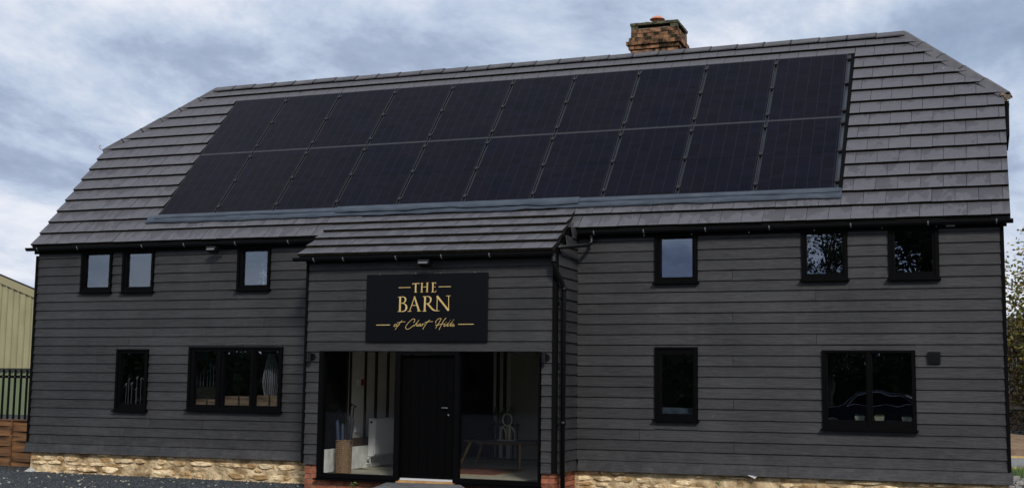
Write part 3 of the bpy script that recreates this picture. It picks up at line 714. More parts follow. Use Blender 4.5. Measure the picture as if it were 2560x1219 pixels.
q1 = (nx + 1) * (ny + 1); fs = []
for iy in range(ny):
    for ix in range(nx):
        a = iy * (nx + 1) + ix; fs.append((a, a + nx + 1, a + nx + 2, a + 1)); fs.append((q1 + a, q1 + a + 1, q1 + a + nx + 2, q1 + a + nx + 1))
for ix in range(nx):
    fs.append((ix, ix + 1, q1 + ix + 1, q1 + ix)); a = ny * (nx + 1) + ix; fs.append((a + 1, a, q1 + a, q1 + a + 1))
for iy in range(ny):
    a = iy * (nx + 1); fs.append((a + nx + 1, a, q1 + a, q1 + a + nx + 1)); a += nx; fs.append((a, a + nx + 1, q1 + a + nx + 1, q1 + a))
cs.add(vs, fs); cs.build('chimney_slab', moss_m, chim)
cow = MB(); cc_ = (10.35, 3.62, zt + .125)
cow.lathe([(.0, .13), (.03, .128), (.06, .118), (.10, .095), (.135, .068), (.137, .062), (.10, .058), (.0, .06)], cc_, 20)
cow.lathe([(.085, -.09), (.075, -.03), (.07, .012), (.06, .012), (.06, -.03)], cc_, 20)
for k in range(14):
    a = 2 * PI * k / 14; cow.box(cc_[0] + .06 * math.cos(a) - .005, cc_[0] + .06 * math.cos(a) + .005, cc_[1] + .06 * math.sin(a) - .005, cc_[1] + .06 * math.sin(a) + .005, cc_[2], cc_[2] + .08)
cow.build('chimney_cowl', terra_m, chim, smooth=False)

# ---- porch
PZ0 = -.175
def zp(i, x): return PZ0 + .153 * i
ps = MB()
ps.box(PX0 + .01, 6.15, PY + .005, PY + .10, PZ0, 2.88); ps.box(9.90, PX1 - .01, PY + .005, PY + .10, PZ0, 2.88); ps.box(6.15, 9.90, PY + .005, PY + .10, 1.53, 2.88)
ps.box(PX1 - .11, PX1 - .01, PY + .10, 0.0, PZ0, 3.0); ps.box(PX0 + .01, PX0 + .09, PY + .10, 0.0, PZ0, 2.88)
ps.add([(PX1 - .05, PY, 2.9), (PX1 - .05, .2, 2.9), (PX1 - .05, .2, 3.62)], [(0, 1, 2)]); ps.add([(PX1 - .02, PY, 2.9), (PX1 - .02, .2, 3.62), (PX1 - .02, .2, 2.9)], [(0, 1, 2)])
porch = ps.build('porch', blackmatt, barn)
GX0, GX1, GZ0, GZ1 = 6.29, 9.812, -.36, 1.515
for i in range(21):
    if zp(i, 0) > 2.85: break
    if i < 11: 
        run_boards(porch, PX0 + .02, GX0 - .012, i, PY, zp, [], []); run_boards(porch, GX1 + .012, PX1 - .03, i, PY, zp, [], [])
    else: run_boards(porch, PX0 + .02, PX1 - .03, i, PY, zp, [], [7.0] if i == 15 else [8.9] if i == 18 else [])
# right return: boards along y
def side_board(y0, y1, za, zt_, x, parent):
    m = MB(); j = random.uniform(-.002, .002)
    xo, xi = x + .034 + j, x + .008
    m.hexa([(xo, y0, za), (xo + .016, y0, za), (xo, y1, za), (xo + .016, y1, za), (xi, y0, zt_), (xi + .016, y0, zt_), (xi, y1, zt_), (xi + .016, y1, zt_)]); m.build('weatherboard', board_m, parent)
for i in range(24):
    z0 = zp(i, 0); y0 = PY + .035; ytop = PY - .11 + (z0 + .16 - 2.91) / (.83 / 1.41)
    if ytop > y0: y0 = ytop
    if y0 > -.08: break
    side_board(y0, -.035, z0, z0 + .165, PX1, porch)
cts = MB(); cts.box(PX0 - .016, PX0 + .016, PY - .062, PY + .03, PZ0 + .01, 2.9); cts.build('corner_trim', blackmatt, porch)
cts = MB(); cts.box(PX1 - .028, PX1 + .03, PY - .062, PY + .032, PZ0 + .01, 2.9); cts.build('corner_trim', blackmatt, porch)
cts = MB(); cts.box(PX0 + .02, PX1 + .03, -1.07, PY - .064, 2.84, 2.93); cts.build('porch_fascia', blackmatt, porch)
cts = MB(); cts.box(GX0 - .01, GX0 - .002, PY - .062, PY + .02, PZ0 - .02, GZ1); cts.build('corner_trim', blackmatt, porch)
pg = gutter(5.885, 10.06, -1.15, 2.912, 2.898); brackets(pg, [6.25, 6.75, 7.62, 8.35, 9.1], -1.15, lambda x: 2.90)
# downpipe with swan neck, and the link from the main gutter
dp = MB(); r_ = .034
dp.tube([(10.055, -1.15, 2.87), (10.055, -1.15, 2.74), (10.062, -1.12, 2.68), (10.125, -.96, 2.46), (10.135, -.93, 2.38), (10.135, -.93, -.56)], r_, 12)
for z_ in (2.80, 2.42, .55): dp.tube([(10.055 if z_ > 2.7 else 10.135, -1.15 if z_ > 2.7 else -.93, z_), (10.055 if z_ > 2.7 else 10.135, -1.15 if z_ > 2.7 else -.93, z_ - .06)], .040, 12)
pipe = dp.build('downpipe', blackp, barn, smooth=True)
for z_ in (2.2, 1.3, .5, -.2):
    c = MB(); c.box(10.06, 10.175, -.945, -.915, z_, z_ + .025); c.build('pipe_clip', blackp, pipe)
lp = MB(); lp.tube([(10.30, -.165, 3.24), (10.30, -.165, 3.14), (10.27, -.2, 3.09), (10.09, -1.05, 2.97)], .030, 10); lp.build('downpipe', blackp, barn, smooth=True)
# glazed screen and door
gs = MB(); Y0, Y1 = PY - .066, PY + .03
D0, D1 = 7.640, 8.575
gs.box(GX0, 6.36, Y0, Y1, GZ0, GZ1); gs.box(9.787, GX1, Y0, Y1, GZ0, GZ1)
for a, b in ((6.36, D0 - .085), (8.581 + .0, 9.787)):
    gs.box(a, b, Y0, Y1, GZ0, -.292); gs.box(a, b, Y0, Y1, 1.503, GZ1)
gs.box(7.555, 7.64, Y0, Y1, GZ0, GZ1); gs.box(8.505, 8.581, Y0, Y1, GZ0, GZ1); gs.box(7.64, 8.505, Y0, Y1, 1.46, GZ1)
scr = gs.build('glazed_screen', black, porch)
for a, b in ((6.36, 7.555), (8.581, 9.787)):
    m = MB(); m.box(a, b, PY - .012, PY - .004, -.292, 1.503); m.build('pane', glass2_m, scr)
for a, b in ((GX0 - .03, 7.60), (8.54, GX1 + .03)):
    m = MB(); m.hexa([(a, Y0 - .06, GZ0 - .03), (b, Y0 - .06, GZ0 - .03), (a, Y1, GZ0 - .03), (b, Y1, GZ0 - .03), (a, Y0 - .06, GZ0 - .012), (b, Y0 - .06, GZ0 - .012), (a, Y1, GZ0 - .001), (b, Y1, GZ0 - .001)]); m.build('sill', black, scr)
dm = MB(); dm.box(7.645, 8.50, PY + .0, PY + .05, -.315, 1.455)
for k in range(1, 6): dm.box(7.645 + .1425 * k + .006, 7.645 + .1425 * (k + 1) - .006 if k < 5 else 8.494, PY - .006, PY - .0005, -.25, 1.40)
dm.box(7.651, 7.645 + .1365, PY - .006, PY - .0005, -.25, 1.40)
door = dm.build('door', pmat('black_door', (.0012, .0012, .0014), .6, spec=.05), porch)
steel = pmat('steel', (.6, .6, .6), .25, metal=1)
hm = MB(); hm.tube([(8.40, PY - .006, .70), (8.40, PY - .055, .70), (8.31, PY - .055, .702)], .006, 8); hm.build('handle', steel, door)
hm = MB(); hm.tube([(8.40, PY - .007, .60), (8.40, PY - .02, .60)], .014, 10); hm.build('lock', steel, door)
dc = MB(); dc.box(7.66, 8.49, PY - .05, PY - .002, -.345, -.318); dc.build('threshold', pmat('white_threshold', (.55, .55, .56), .4), door)
tb = MB(); tb.box(7.60, 8.54, PY - .06, PY + .03, -.395, -.347); tb.build('threshold_timber', oak_m, door)
# brick base of the porch
br2 = []
for q_ in range(5):
    m = MB(); v = [(x + random.uniform(-.003, .003), y + random.uniform(-.004, .003), z_ + random.uniform(-.003, .003)) for z_ in (0, .064) for y in (0, .10) for x in (0, .212)]
    m.hexa(v); br2.append(m.mesh('brick', brick_m))
bb = MB(); bb.box(PX0 + .035, PX1 - .03, PY - .005, PY + .12, GZ - .1, -.395); bb.box(PX0 + .035, GX0 - .02, PY - .005, PY + .12, -.395, PZ0 + .0); bb.box(GX1 + .02, PX1 - .03, PY - .005, PY + .12, -.395, PZ0)
bb.box(PX1 - .13, PX1 - .02, PY + .12, 0, GZ - .1, PZ0); base = bb.build('porch_base', mortar2_m, porch)
for k in range(6):
    zz_ = GZ + .005 + .0745 * k - .055
    if zz_ + .064 > PZ0 + .02: break
    if zz_ < -.46: lay_bricks(base, br2, PX0 + .03, PX1 + .0, PY - .012, -.0, zz_, k % 2, 'fr')
    else:
        lay_bricks(base, br2, PX0 + .03, GX0 - .01, PY - .012, 0, zz_, k % 2, 'f'); lay_bricks(base, br2, GX1 + .015, PX1 + .0, PY - .012, -.0, zz_, k % 2, 'fr')

# ---- rubble plinth
def plinth(x0, x1, zt0, zt1, seed):
    R_ = random.Random(seed); p = MB(); nX, nZ = int((x1 - x0) * 22), 12; vs = []
    for iz in range(nZ + 1):
        for ix in range(nX + 1):
            x = x0 + (x1 - x0) * ix / nX; z_ = GZ - .05 + (-.13 - (GZ - .05)) * iz / nZ
            vs.append((x, -.006 + .026 * mnoise.noise(Vector((x * 5, z_ * 7, seed))), z_))
    fs = [(a, a + 1, a + nX + 2, a + nX + 1) for iz in range(nZ) for ix in range(nX) for a in [iz * (nX + 1) + ix]]
    p.add(vs, fs); p.box(x0, x1, .05, .3, GZ - .05, -.13)
    pl = p.build('plinth', mortar_m, barn, smooth=True)
    z_ = GZ - .04; rows = 0
    while z_ < -.16:
        h = R_.uniform(.055, .115); x = x0 + R_.uniform(-.01, .03); x = max(x, x0)
        while x < x1 - .05:
            w_ = min(R_.uniform(.12, .55), x1 - x)
            hh = h * R_.uniform(.75, 1.08)
            if R_.random() < .72 and z_ + hh < -.135 + .03:
                m = MB(); n_ = 10; cx_, cz_ = x + w_ / 2, z_ + hh / 2; pr_ = R_.uniform(.012, .050)
                ring = []
                for i in range(n_):
                    a = 2 * PI * i / n_ + .2; e = 3.2
                    ca, sa = math.cos(a), math.sin(a); rr = (abs(ca) ** e + abs(sa) ** e) ** (-1 / e)
                    ring.append((cx_ + ca * rr * (w_ / 2 - .004) * R_.uniform(.72, 1.04), cz_ + sa * rr * (hh / 2 - .002) * R_.uniform(.66, 1.08)))
                y0 = .025
                vs = [(a, y0, b) for a, b in ring] + [(a, -pr_ * .55 + R_.uniform(-.005, .004), b) for a, b in ring] + [(cx_ + (a - cx_) * .78, -pr_ + R_.uniform(-.009, .007), cz_ + (b - cz_) * .72) for a, b in ring] + [(cx_, -pr_ - R_.uniform(0, .006), cz_)]
                fs = []
                for i in range(n_):
                    j = (i + 1) % n_
                    fs += [(i, j, n_ + j, n_ + i), (n_ + i, n_ + j, 2 * n_ + j, 2 * n_ + i), (2 * n_ + i, 2 * n_ + j, 3 * n_)]
                m.add(vs, fs); m.build('stone', stone_m, pl)
            x += w_ + R_.uniform(.0, .02)
        z_ += h - .004
plinth(.06, PX0 + .03, 0, 0, 3); plinth(PX1 - .0, XL - .02, 0, 0, 5)
hp = MB()   # lime fillet heap at the left corner
vs = [(.10, -.02, -.47)]; 
for i in range(14):
    a = PI * .75 + PI * 1.25 * i / 13; rr = .10 + .06 * random.random(); vs.append((.10 + rr * math.cos(a) * 1.1, -.0 + rr * math.sin(a) * .9, GZ - .01 + .0))
hp.add(vs, [(0, i, i + 1) for i in range(1, 14)]); 
hp.build('mortar_fillet', pmat('grey_lime', (.32, .31, .29), .95, var=(.55, .54, .5), scale=12, bump=.02), barn)
fk = MB(); fk.add([(12.55, -.11, -.155), (12.68, -.10, -.165), (12.65, -.108, -.20), (12.56, -.09, -.15), (12.68, -.085, -.162), (12.65, -.09, -.197)], [(0, 1, 2), (5, 4, 3), (0, 3, 4, 1), (1, 4, 5, 2), (2, 5, 3, 0)])
fk.build('torn_membrane', pmat('pale_membrane', (.5, .5, .5), .7), barn)
# vent grille and small sensor
vg = MB(); vg.box(14.95, 15.108, -.085, -.03, 1.392, 1.546); vgo = vg.build('vent_grille', blackp, barn)
for k in range(6): m = MB(); m.box(14.965, 15.093, -.095, -.0855, 1.405 + .022 * k, 1.417 + .022 * k); m.build('louvre', blackp, vgo)
m = MB(); m.box(15.219, 15.335, -.135, -.101, 3.205, 3.245); m.build('sensor_box', pmat('grey_plastic', (.2, .2, .2), .5), barn)

# ---- interior of the hall
HF = -.33
hf = MB(); hf.box(6.13, 9.88, PY + .11, DEP - .14, HF - .12, HF - .012); hflo = hf.build('hall_floor', mortar2_m, barn)
ft = [];  m = MB(); m.box(.004, .596, .004, .396, 0, .012); ftm = m.mesh('floor_tile', floor_m)
for iy in range(12):
    for ix in range(7):
        x = 6.10 + .6 * ix - (.3 if iy % 2 else 0)
        if x < 5.85 or x + .6 > 9.98: continue
        link('floor_tile', ftm, hflo, (x, PY + .115 + .4 * iy, HF - .012))
hw = MB()
hw.box(5.92, 6.0, .42, 4.6, .10, 2.0); lw = hw.build('hall_wall', white_m, barn)
hb = MB(); hb.box(5.98, 6.14, PY + .12, 3.2, HF, .02); 
hb.build('dwarf_wall', plasterlow_m, lw)
sb_ = MB(); sb_.box(5.97, 6.10, PY + .12, 4.4, .022, .15); sb_.build('sill_beam', timber_m, lw)
for y, w_ in ((.50, .03), (1.02, .04), (1.40, .055), (1.85, .05), (2.3, .05), (2.8, .05)):
    m = MB(); m.box(6.0, 6.03, y, y + w_, .15, 2.0); m.build('stud', timber_m, lw)
m = MB(); m.box(5.93, 6.03, PY + .12, .42, .15, 2.0); m.build('timber_panel', timber_m, lw)
bw = MB(); bw.box(6.1, 7.30, 4.45, 4.5, HF, 2.0); bw.build('hall_back_wall', white_m, barn)
bw = MB(); bw.box(7.305, 10.19, 4.44, 4.5, HF, 2.0); bw.box(9.86, 9.895, PY + .12, 4.44, HF, 1.94); bw.build('hall_back_wall', pmat('grey_hall_wall', (.42, .41, .36), .8), barn)
bk = MB(); bk.box(6.14, 6.95, 4.42, 4.449, HF, 2.0); bk.build('inner_door', dark, barn)
for x in (7.03, 7.17): 
    m = MB(); m.box(x, x + .05, 4.40, 4.449, HF, 2.0); m.build('stud', timber_m, barn)
cl = MB(); cl.box(6.13, 9.89, PY + .105, .13, 1.95, 2.0); cl.build('hall_ceiling', ceil_m, barn)
cl = MB(); cl.box(5.9, 10.15, .15, 4.44, 1.975, 1.995); cl.build('hall_ceiling', ceil_m, barn)
# radiator
rd = empty('radiator', (6.15, .93, -.15)); tag(rd, 'white ribbed panel radiator on the hall wall behind the left glass', 'radiator')
m = MB(); m.box(.0, .10, 0, 1.0, .0, .61); 
m.build('panel', radi_m, rd)
m = MB()
for k in range(30): m.box(.10, .118, .02 + .0325 * k, .02 + .0325 * k + .016, .03, .585)
m.build('rib', radi_m, rd); rd.children[-1]['kind'] = 'stuff'
m = MB(); m.tube([(.05, -.02, .0), (.05, -.02, -.12), (-.02, -.02, -.12)], .008, 8); m.tube([(.05, -.03, -.02), (.05, -.09, -.02)], .016, 8); m.build('valve', radi_m, rd)
m = MB(); m.tube([(.052, -.001, .55), (.052, -.012, .55)], .02, 10); m.build('air_vent', blackp, rd)
def wallbox(name, y, z_, w_, h_, mat, label, cat):
    m = MB(); m.box(6.031 if False else 6.001, 6.03, y, y + w_, z_, z_ + h_); o = m.build(name, mat, None); tag(o, label, cat); return o
wallbox('wall_socket', .72, .24, .15, .09, radi_m, 'white double socket low on the hall wall near the basket', 'socket')
wallbox('fire_call_point', .90, 1.0, .10, .10, pmat('red_plastic', (.3, .03, .02), .4), 'small red fire alarm call point on the white hall wall', 'alarm')
wallbox('light_switch', .76, 1.0, .09, .10, radi_m, 'pale light switch beside the red call point', 'switch')
# basket and umbrellas
bs = empty('umbrella_basket', (6.42, -.40, HF)); tag(bs, 'tall brown wicker basket holding umbrellas inside the left glass', 'basket')
m = MB(); pr_ = []
for k in range(34):
    z_ = k * .0148; pr_.append((.112 + .010 * z_ / .5 + (.004 if k % 2 else -.001), z_))
pr_ += [(.105, .489), (.10, .03), (0, .03)]; m.lathe(pr_, n=28); m.build('weave', wick_m, bs)
m = MB()
for k in range(14): a = 2 * PI * k / 14; m.tube([(.116 * math.cos(a), .116 * math.sin(a), 0), (.125 * math.cos(a), .125 * math.sin(a), .49)], .005, 5)
tag(m.build('upright_cane', wick_m, bs), kind='stuff')
m = MB(); m.tube([(.125 * math.cos(2 * PI * k / 20), .125 * math.sin(2 * PI * k / 20), .49) for k in range(21)], .011, 6); m.build('rim', wick_m, bs)
umb_m = pmat('navy_cloth', (.012, .025, .05), .7); umb2 = pmat('black_cloth', (.008, .008, .01), .7)
ul = ['folded navy umbrella leaning left in the wicker basket', 'folded navy umbrella upright in the middle of the basket', 'folded black umbrella at the back of the wicker basket', 'folded black umbrella leaning right in the wicker basket']
for k, (dx2, dy2, tx, ty, hh) in enumerate(((-.05, -.03, -.07, 0, .92), (.0, -.04, .0, -.02, .86), (.02, .05, .03, .04, 1.0), (.06, .0, .09, 0, .98))):
    u = empty('umbrella', (6.42 + dx2, -.40 + dy2, HF + .05)); tag(u, ul[k], 'umbrella', 'umbrellas in the wicker basket')
    m = MB(); m.tube([(0, 0, 0), (tx * .4, ty * .4, hh * .35), (tx * .8, ty * .8, hh * .75), (tx * .9, ty * .9, hh * .82)], [.008, .028, .032, .012], 10); m.build('canopy', umb_m if k < 2 else umb2, u, True)
    m = MB(); m.tube([(tx * .9, ty * .9, hh * .80), (tx, ty, hh * .95), (tx + .02, ty, hh), (tx + .045, ty, hh * .97)], .010, 8); m.build('handle', blackp, u, True)
# bench, sculpture, rug
bn = empty('bench', (7.98, 2.6, HF)); tag(bn, 'dark topped bench with golden oak splayed legs behind the right glass', 'bench')
m = MB(); m.box(-.70, .62, -.32, .34, .385, .42); m.build('bench_top', pmat('dark_walnut', (.03, .018, .012), .4, var=(.07, .04, .025), scale=9, stretch=(.2, 1, 1)), bn)
for (x, y, fx, fy) in ((-.60, -.26, -.72, -.40), (.32, -.28, .40, -.50), (-.60, .28, -.74, .38), (.38, .28, .48, .46)):
    m = MB(); m.tube([(x, y, .384), (fx, fy, 0)], [.032, .018], 8); m.build('leg', oak_m, bn)
m = MB(); m.box(-.6, .5, -.02, .02, .34, .384); m.build('rail', oak_m, bn)
cream = pmat('cream_metal', (.70, .65, .48), .6)
sc_ = empty('sculpture', (8.02, 2.42, HF + .42)); tag(sc_, 'cream looped figure ornament standing on the dark bench', 'ornament')
m = MB(); m.box(-.16, .16, -.05, .05, 0, .015); m.build('base', cream, sc_)
m = MB()
for x0, x1, h in ((-.13, -.02, .20), (-.02, .06, .22), (.03, .14, .20), (-.13, .14, .25)):
    m.tube([(x0 + (x1 - x0) * (1 - math.cos(PI * k / 12)) / 2, 0, .012 + h * math.sin(PI * k / 12) ** .6) for k in range(13)], .010, 7)
m.build('arches', cream, sc_, True)
m = MB(); m.tube([(.0 + .085 * math.cos(2 * PI * k / 20 - PI / 2), 0, .355 + .10 * math.sin(2 * PI * k / 20 - PI / 2)) for k in range(21)], .010, 7); m.build('ring', cream, sc_, True)
rg = MB(); rz = HF + .008
rg.box(7.4, 8.62, .25, 1.6, HF + .001, rz, 0); 
def rug_mat():
    m = bpy.data.materials.new('patterned_rug'); m.use_nodes = True; t = m.node_tree; l = t.links; b = t.nodes['Principled BSDF']
    g_ = N(t, 'ShaderNodeNewGeometry'); mp_ = N(t, 'ShaderNodeMapping'); mp_.inputs['Scale'].default_value = (9, 14, 1); l.new(g_.outputs['Position'], mp_.inputs[0])
    v = N(t, 'ShaderNodeTexVoronoi'); v.inputs['Scale'].default_value = 1; v.distance = 'MANHATTAN'; l.new(mp_.outputs[0], v.inputs['Vector'])
    r = ramp(t, [(.2, (.14, .03, .018)), (.45, (.05, .018, .012)), (.5, (.30, .13, .05)), (.7, (.10, .025, .015))]); l.new(v.outputs['Distance'], r.inputs[0]); l.new(r.outputs[0], b.inputs['Base Color']); b.inputs['Roughness'].default_value = .95
    return m
tag(rg.build('rug', rug_mat()), 'dark red patterned rug on the pale tiled hall floor', 'rug')
m = MB()
for a in ((7.4, 8.62, .235, .25), (7.4, 8.62, 1.6, 1.63), (8.62, 8.66, .235, 1.63)): m.box(*a, HF + .001, rz)
ro = m.build('border', pmat('tan_fringe', (.35, .19, .09), .9), bpy.data.objects['rug'])
# little console with jars
cn = empty('console_table', (7.35, 3.9, HF)); tag(cn, 'small dark console table with glass jars behind the door', 'table')
m = MB(); m.box(-.25, .3, -.15, .15, .62, .65); m.build('table_top', dark, cn)
for x in (-.22, .25):
    for y in (-.12, .1): m = MB(); m.box(x, x + .03, y, y + .03, 0, .62); m.build('leg', dark, cn)
jar_m = pmat('green_glass', (.10, .16, .14), .1, spec=.8)
for k, x in enumerate((-.12, .03, .17)):
    m = MB(); m.lathe([(0, 0), (.05, 0), (.06, .08), (.055, .2), (.02, .25), (.02, .3), (.028, .31), (0, .31)], n=14); o = m.build('jar', jar_m, None, True); o.location = (7.35 + x, 3.9, HF + .65)
    tag(o, ['green glass jar on the left of the console table', 'green glass jar in the middle of the console table', 'green glass jar on the right of the console table'][k], 'jar', 'glass jars on the console')

# ---- things behind the other windows
crate_m = pmat('pale_timber_trough', (.09, .055, .035), .85, var=(.24, .16, .10), scale=9, stretch=(.3, 1, 1))
cx_ = [(3.30, .42, .09, 'low round wooden trough at the left light of the wide window'), (3.87, .51, .15, 'wooden trough in the middle light of the wide window'), (4.49, .44, .17, 'wooden trough below the ribbed vase in the wide window')]
for x, w_, h, lab in cx_:
    t = empty('wooden_trough', (x, .22, .645)); tag(t, lab, 'trough', 'wooden troughs on the window ledge')
    for (a, b, c, d) in ((0, w_, -.09, -.07), (0, w_, .09, .11), (0, .02, -.069, .089), (w_ - .02, w_, -.069, .089)):
        m = MB(); m.box(a, b, c, d, 0, h - .035); m.build('side', crate_m, t)
        m = MB(); m.box(a - .005, b + .005, c - .008, d + .008, h - .033, h); m.build('rim', crate_m, t)
    m = MB(); m.box(w_ * .55, w_ * .55 + .03, -.10, -.091, -.0, h + .02); m.build('strap', timber_m, t)
m = MB(); m.box(3.10, 5.03, .125, .36, .60, .642); m.build('window_ledge', crate_m, barn)
vs_m = pmat('frosted_ribbed_glass', (.3, .3, .32), .35)
vz = empty('ribbed_vase', (4.58, .42, .66)); tag(vz, 'tall pale ribbed vase standing behind the wide ground floor window', 'vase')
prof = [(.06, 0), (.085, .08), (.125, .28), (.135, .38), (.12, .52), (.085, .68), (.055, .80), (.055, .84)]
m = MB()
for k in range(22):
    a = 2 * PI * k / 22; m.tube([(r * math.cos(a), r * math.sin(a), z_) for r, z_ in prof], .0035, 5)
tag(m.build('rib', vs_m, vz), kind='stuff')
m = MB(); m.lathe([(r * .6, z_) for r, z_ in prof], n=16); m.build('core', pmat('vase_core', (.06, .06, .065), .4), vz, True)
club_m = pmat('club_head_silver', (.2, .2, .25), .3, metal=.6)
def clubs(x0, x1, n_, y, zbase, lab, grp):
    for k in range(n_):
        x = x0 + (x1 - x0) * (k + .5) / n_ + random.uniform(-.01, .01); c = empty('golf_club', (x, y + random.uniform(-.03, .03), zbase)); h = random.uniform(.22, .42)
        tag(c, '%s, %s from the left' % (lab, ['first', 'second', 'third', 'fourth', 'fifth', 'sixth', 'seventh', 'eighth', 'ninth'][k]), 'golf club', grp)
        m = MB(); m.tube([(0, 0, 0), (random.uniform(-.01, .01), 0, h)], .005, 6); m.build('shaft', club_m, c)
        m = MB(); m.tube([(-.018, 0, h), (.0, 0, h + .02), (.02, 0, h + .05)], [.010, .016, .008], 8); m.build('head', clip_m if k % 2 else club_m, c)
clubs(1.72, 2.26, 9, .25, .64, 'silver golf club behind the narrow window', 'golf clubs behind the narrow window')
m = MB(); m.box(1.62, 2.44, .125, .40, .60, .638); m.build('window_ledge', dark, barn)
clubs(3.02, 3.46, 7, .55, .95, 'golf club in the rack behind the wide window', 'golf clubs behind the wide window')
m = MB(); m.box(2.98, 3.5, .45, .65, .60, .94); tag(m.build('club_rack', dark), 'dark rack holding golf clubs behind the wide window', 'rack')
pot_m = pmat('pale_pot', (.22, .22, .16), .8, var=(.32, .33, .25), scale=20); grn = pmat('small_leaf', (.04, .08, .03), .7)
m = MB(); m.box(13.4, 14.9, .115, .30, .57, .60); m.build('window_ledge', dark, barn)
for k, (x, h) in enumerate(((14.037, .075), (14.293, .075), (14.65, .07))):
    p = empty('planter', (x, .19, .602)); tag(p, ['small pale planter on the ledge left of the mullion', 'small pale planter on the ledge just right of the mullion', 'small grey planter at the right end of the window ledge'][k], 'planter', 'small planters on the right window ledge')
    m = MB(); m.hexa([(-.05, -.04, 0), (.05, -.04, 0), (-.05, .04, 0), (.05, .04, 0), (-.065, -.05, h), (.065, -.05, h), (-.065, .05, h), (.065, .05, h)]); m.build('pot', pot_m, p)
    m = MB()
    for j in range(30):
        a, b = random.uniform(-.06, .06), random.uniform(-.04, .04); m.add([(a, b, h), (a + .008, b, h + .002), (a + random.uniform(-.015, .015), b, h + random.uniform(.01, .035))], [(0, 1, 2)])
    m.build('leaves', grn, p)
# spiky pale plant upstairs
pp_ = empty('potted_plant', (4.45, .28, 2.50)); tag(pp_, 'spiky pale plant behind the upper window left of the porch', 'plant')
leafw = pmat('pale_spiky_leaf', (.22, .27, .24), .6, var=(.4, .45, .4), scale=15)
m = MB(); m.lathe([(0, 0), (.05, 0), (.065, .1), (.055, .1), (0, .09)], n=12); m.build('pot', pot_m, pp_)
m = MB()
for c_z, n_ in ((.30, 26), (.44, 24), (.20, 16)):
    for j in range(n_):
        a = random.uniform(0, 2 * PI); el = random.uniform(-.5, 1.2); l_ = random.uniform(.07, .12); d = Vector((math.cos(a) * math.cos(el), math.sin(a) * math.cos(el), math.sin(el)))
        sd_ = d.cross(Vector((0, 0, 1))).normalized() * .006; o_ = Vector((.01, 0, c_z)); m.add([o_ - sd_, o_ + sd_, o_ + d * l_ * .6 + sd_, o_ + d * l_ + Vector((0, 0, -.02)), o_ + d * l_ * .6 - sd_], [(0, 1, 2, 3, 4)])
m.tube([(0, 0, .08), (.01, 0, .44)], .008, 6); m.build('leaves', leafw, pp_)
# orange leaf ornament on the sill of the tall right window
m = MB(); m.box(11.0, 11.8, .125, .5, .60, .74); m.build('window_ledge', pmat('blue_cloth', (.02, .03, .045), .9, var=(.06, .08, .11), scale=20), barn)

# ---- sign
SX0, SX1, SZ0, SZ1 = 7.074, 9.010, 1.665, 2.640; SY = PY - .062
sg = empty('wall_sign', (SX0, SY, SZ0)); tag(sg, 'black rectangular sign with gold lettering above the entrance door', 'sign')
m = MB(); m.box(0, SX1 - SX0, -.03, 0, 0, SZ1 - SZ0); m.build('board', sign_m, sg)
m = MB(); m.box(-.004, 0, -.032, 0, -.004, SZ1 - SZ0 + .004); m.box(SX1 - SX0, SX1 - SX0 + .004, -.032, 0, -.004, SZ1 - SZ0 + .004); m.box(0, SX1 - SX0, -.032, 0, SZ1 - SZ0, SZ1 - SZ0 + .004); m.box(0, SX1 - SX0, -.032, 0, -.004, 0)
m.build('edge_trim', blackp, sg)
for u in (.2, .79, 1.19, 1.73):
    m = MB(); m.tube([(u, -.015, SZ1 - SZ0 + .004), (u, -.015, SZ1 - SZ0 + .012)], .006, 8); m.build('screw', steel, sg)
def sg_pt(u, v):   # layout grid of the sign face -> metres on the board
    t = (u - 135) / 1830; vt, vb = 118 - 38 * t, 1122 + 10 * t; k = (v - vt) / (vb - vt)
    ul_, ur_ = 135 - 17 * k, 1968 - 6 * k
    return ((u - ul_) / (ur_ - ul_) * (SX1 - SX0), (1 - k) * (SZ1 - SZ0))
_lay = [0]
def ribbon(mb, pts, ws):
    """flat bar of varying width, raised a hair more than the last so no faces share a plane"""
    _lay[0] += 1; y1 = -.0345 - (_lay[0] % 12) * .00022; P = [Vector(sg_pt(*p)) for p in pts]
    sc_ = (SX1 - SX0) / 1833; ws = ws if hasattr(ws, '__len__') else [ws] * len(P)
    Lf, Rt = [], []
    for k, p in enumerate(P):
        t = (P[min(k + 1, len(P) - 1)] - P[max(k - 1, 0)]).normalized(); n_ = Vector((-t.y, t.x)) * ws[k] * sc_ / 2
        Lf.append(p + n_); Rt.append(p - n_)
    n = len(P); vs = [(p.x, y, p.y) for y in (y1, -.0301) for p in Lf + Rt]
    fs = []
    for k in range(n - 1):
        fs += [(k, k + 1, n + k + 1, n + k), (2 * n + k, 3 * n + k, 3 * n + k + 1, 2 * n + k + 1), (k, 2 * n + k, 2 * n + k + 1, k + 1), (n + k, n + k + 1, 3 * n + k + 1, 3 * n + k)]
    fs += [(0, n, 3 * n, 2 * n), (n - 1, 3 * n - 1, 4 * n - 1, 2 * n - 1)]
    mb.add(vs, fs)
def smoothp(pts, sub=5):   # Catmull-Rom
    P = [Vector((*p, 0)) for p in pts]; out = []
    for i in range(len(P) - 1):
        p0, p1, p2, p3 = P[max(i - 1, 0)], P[i], P[i + 1], P[min(i + 2, len(P) - 1)]
        for s in range(sub):
            t = s / sub; out.append(.5 * ((2 * p1) + (p2 - p0) * t + (2 * p0 - 5 * p1 + 4 * p2 - p3) * t * t + (3 * p1 - p0 - 3 * p2 + p3) * t ** 3))
    out.append(P[-1]); return [(p.x, p.y) for p in out]
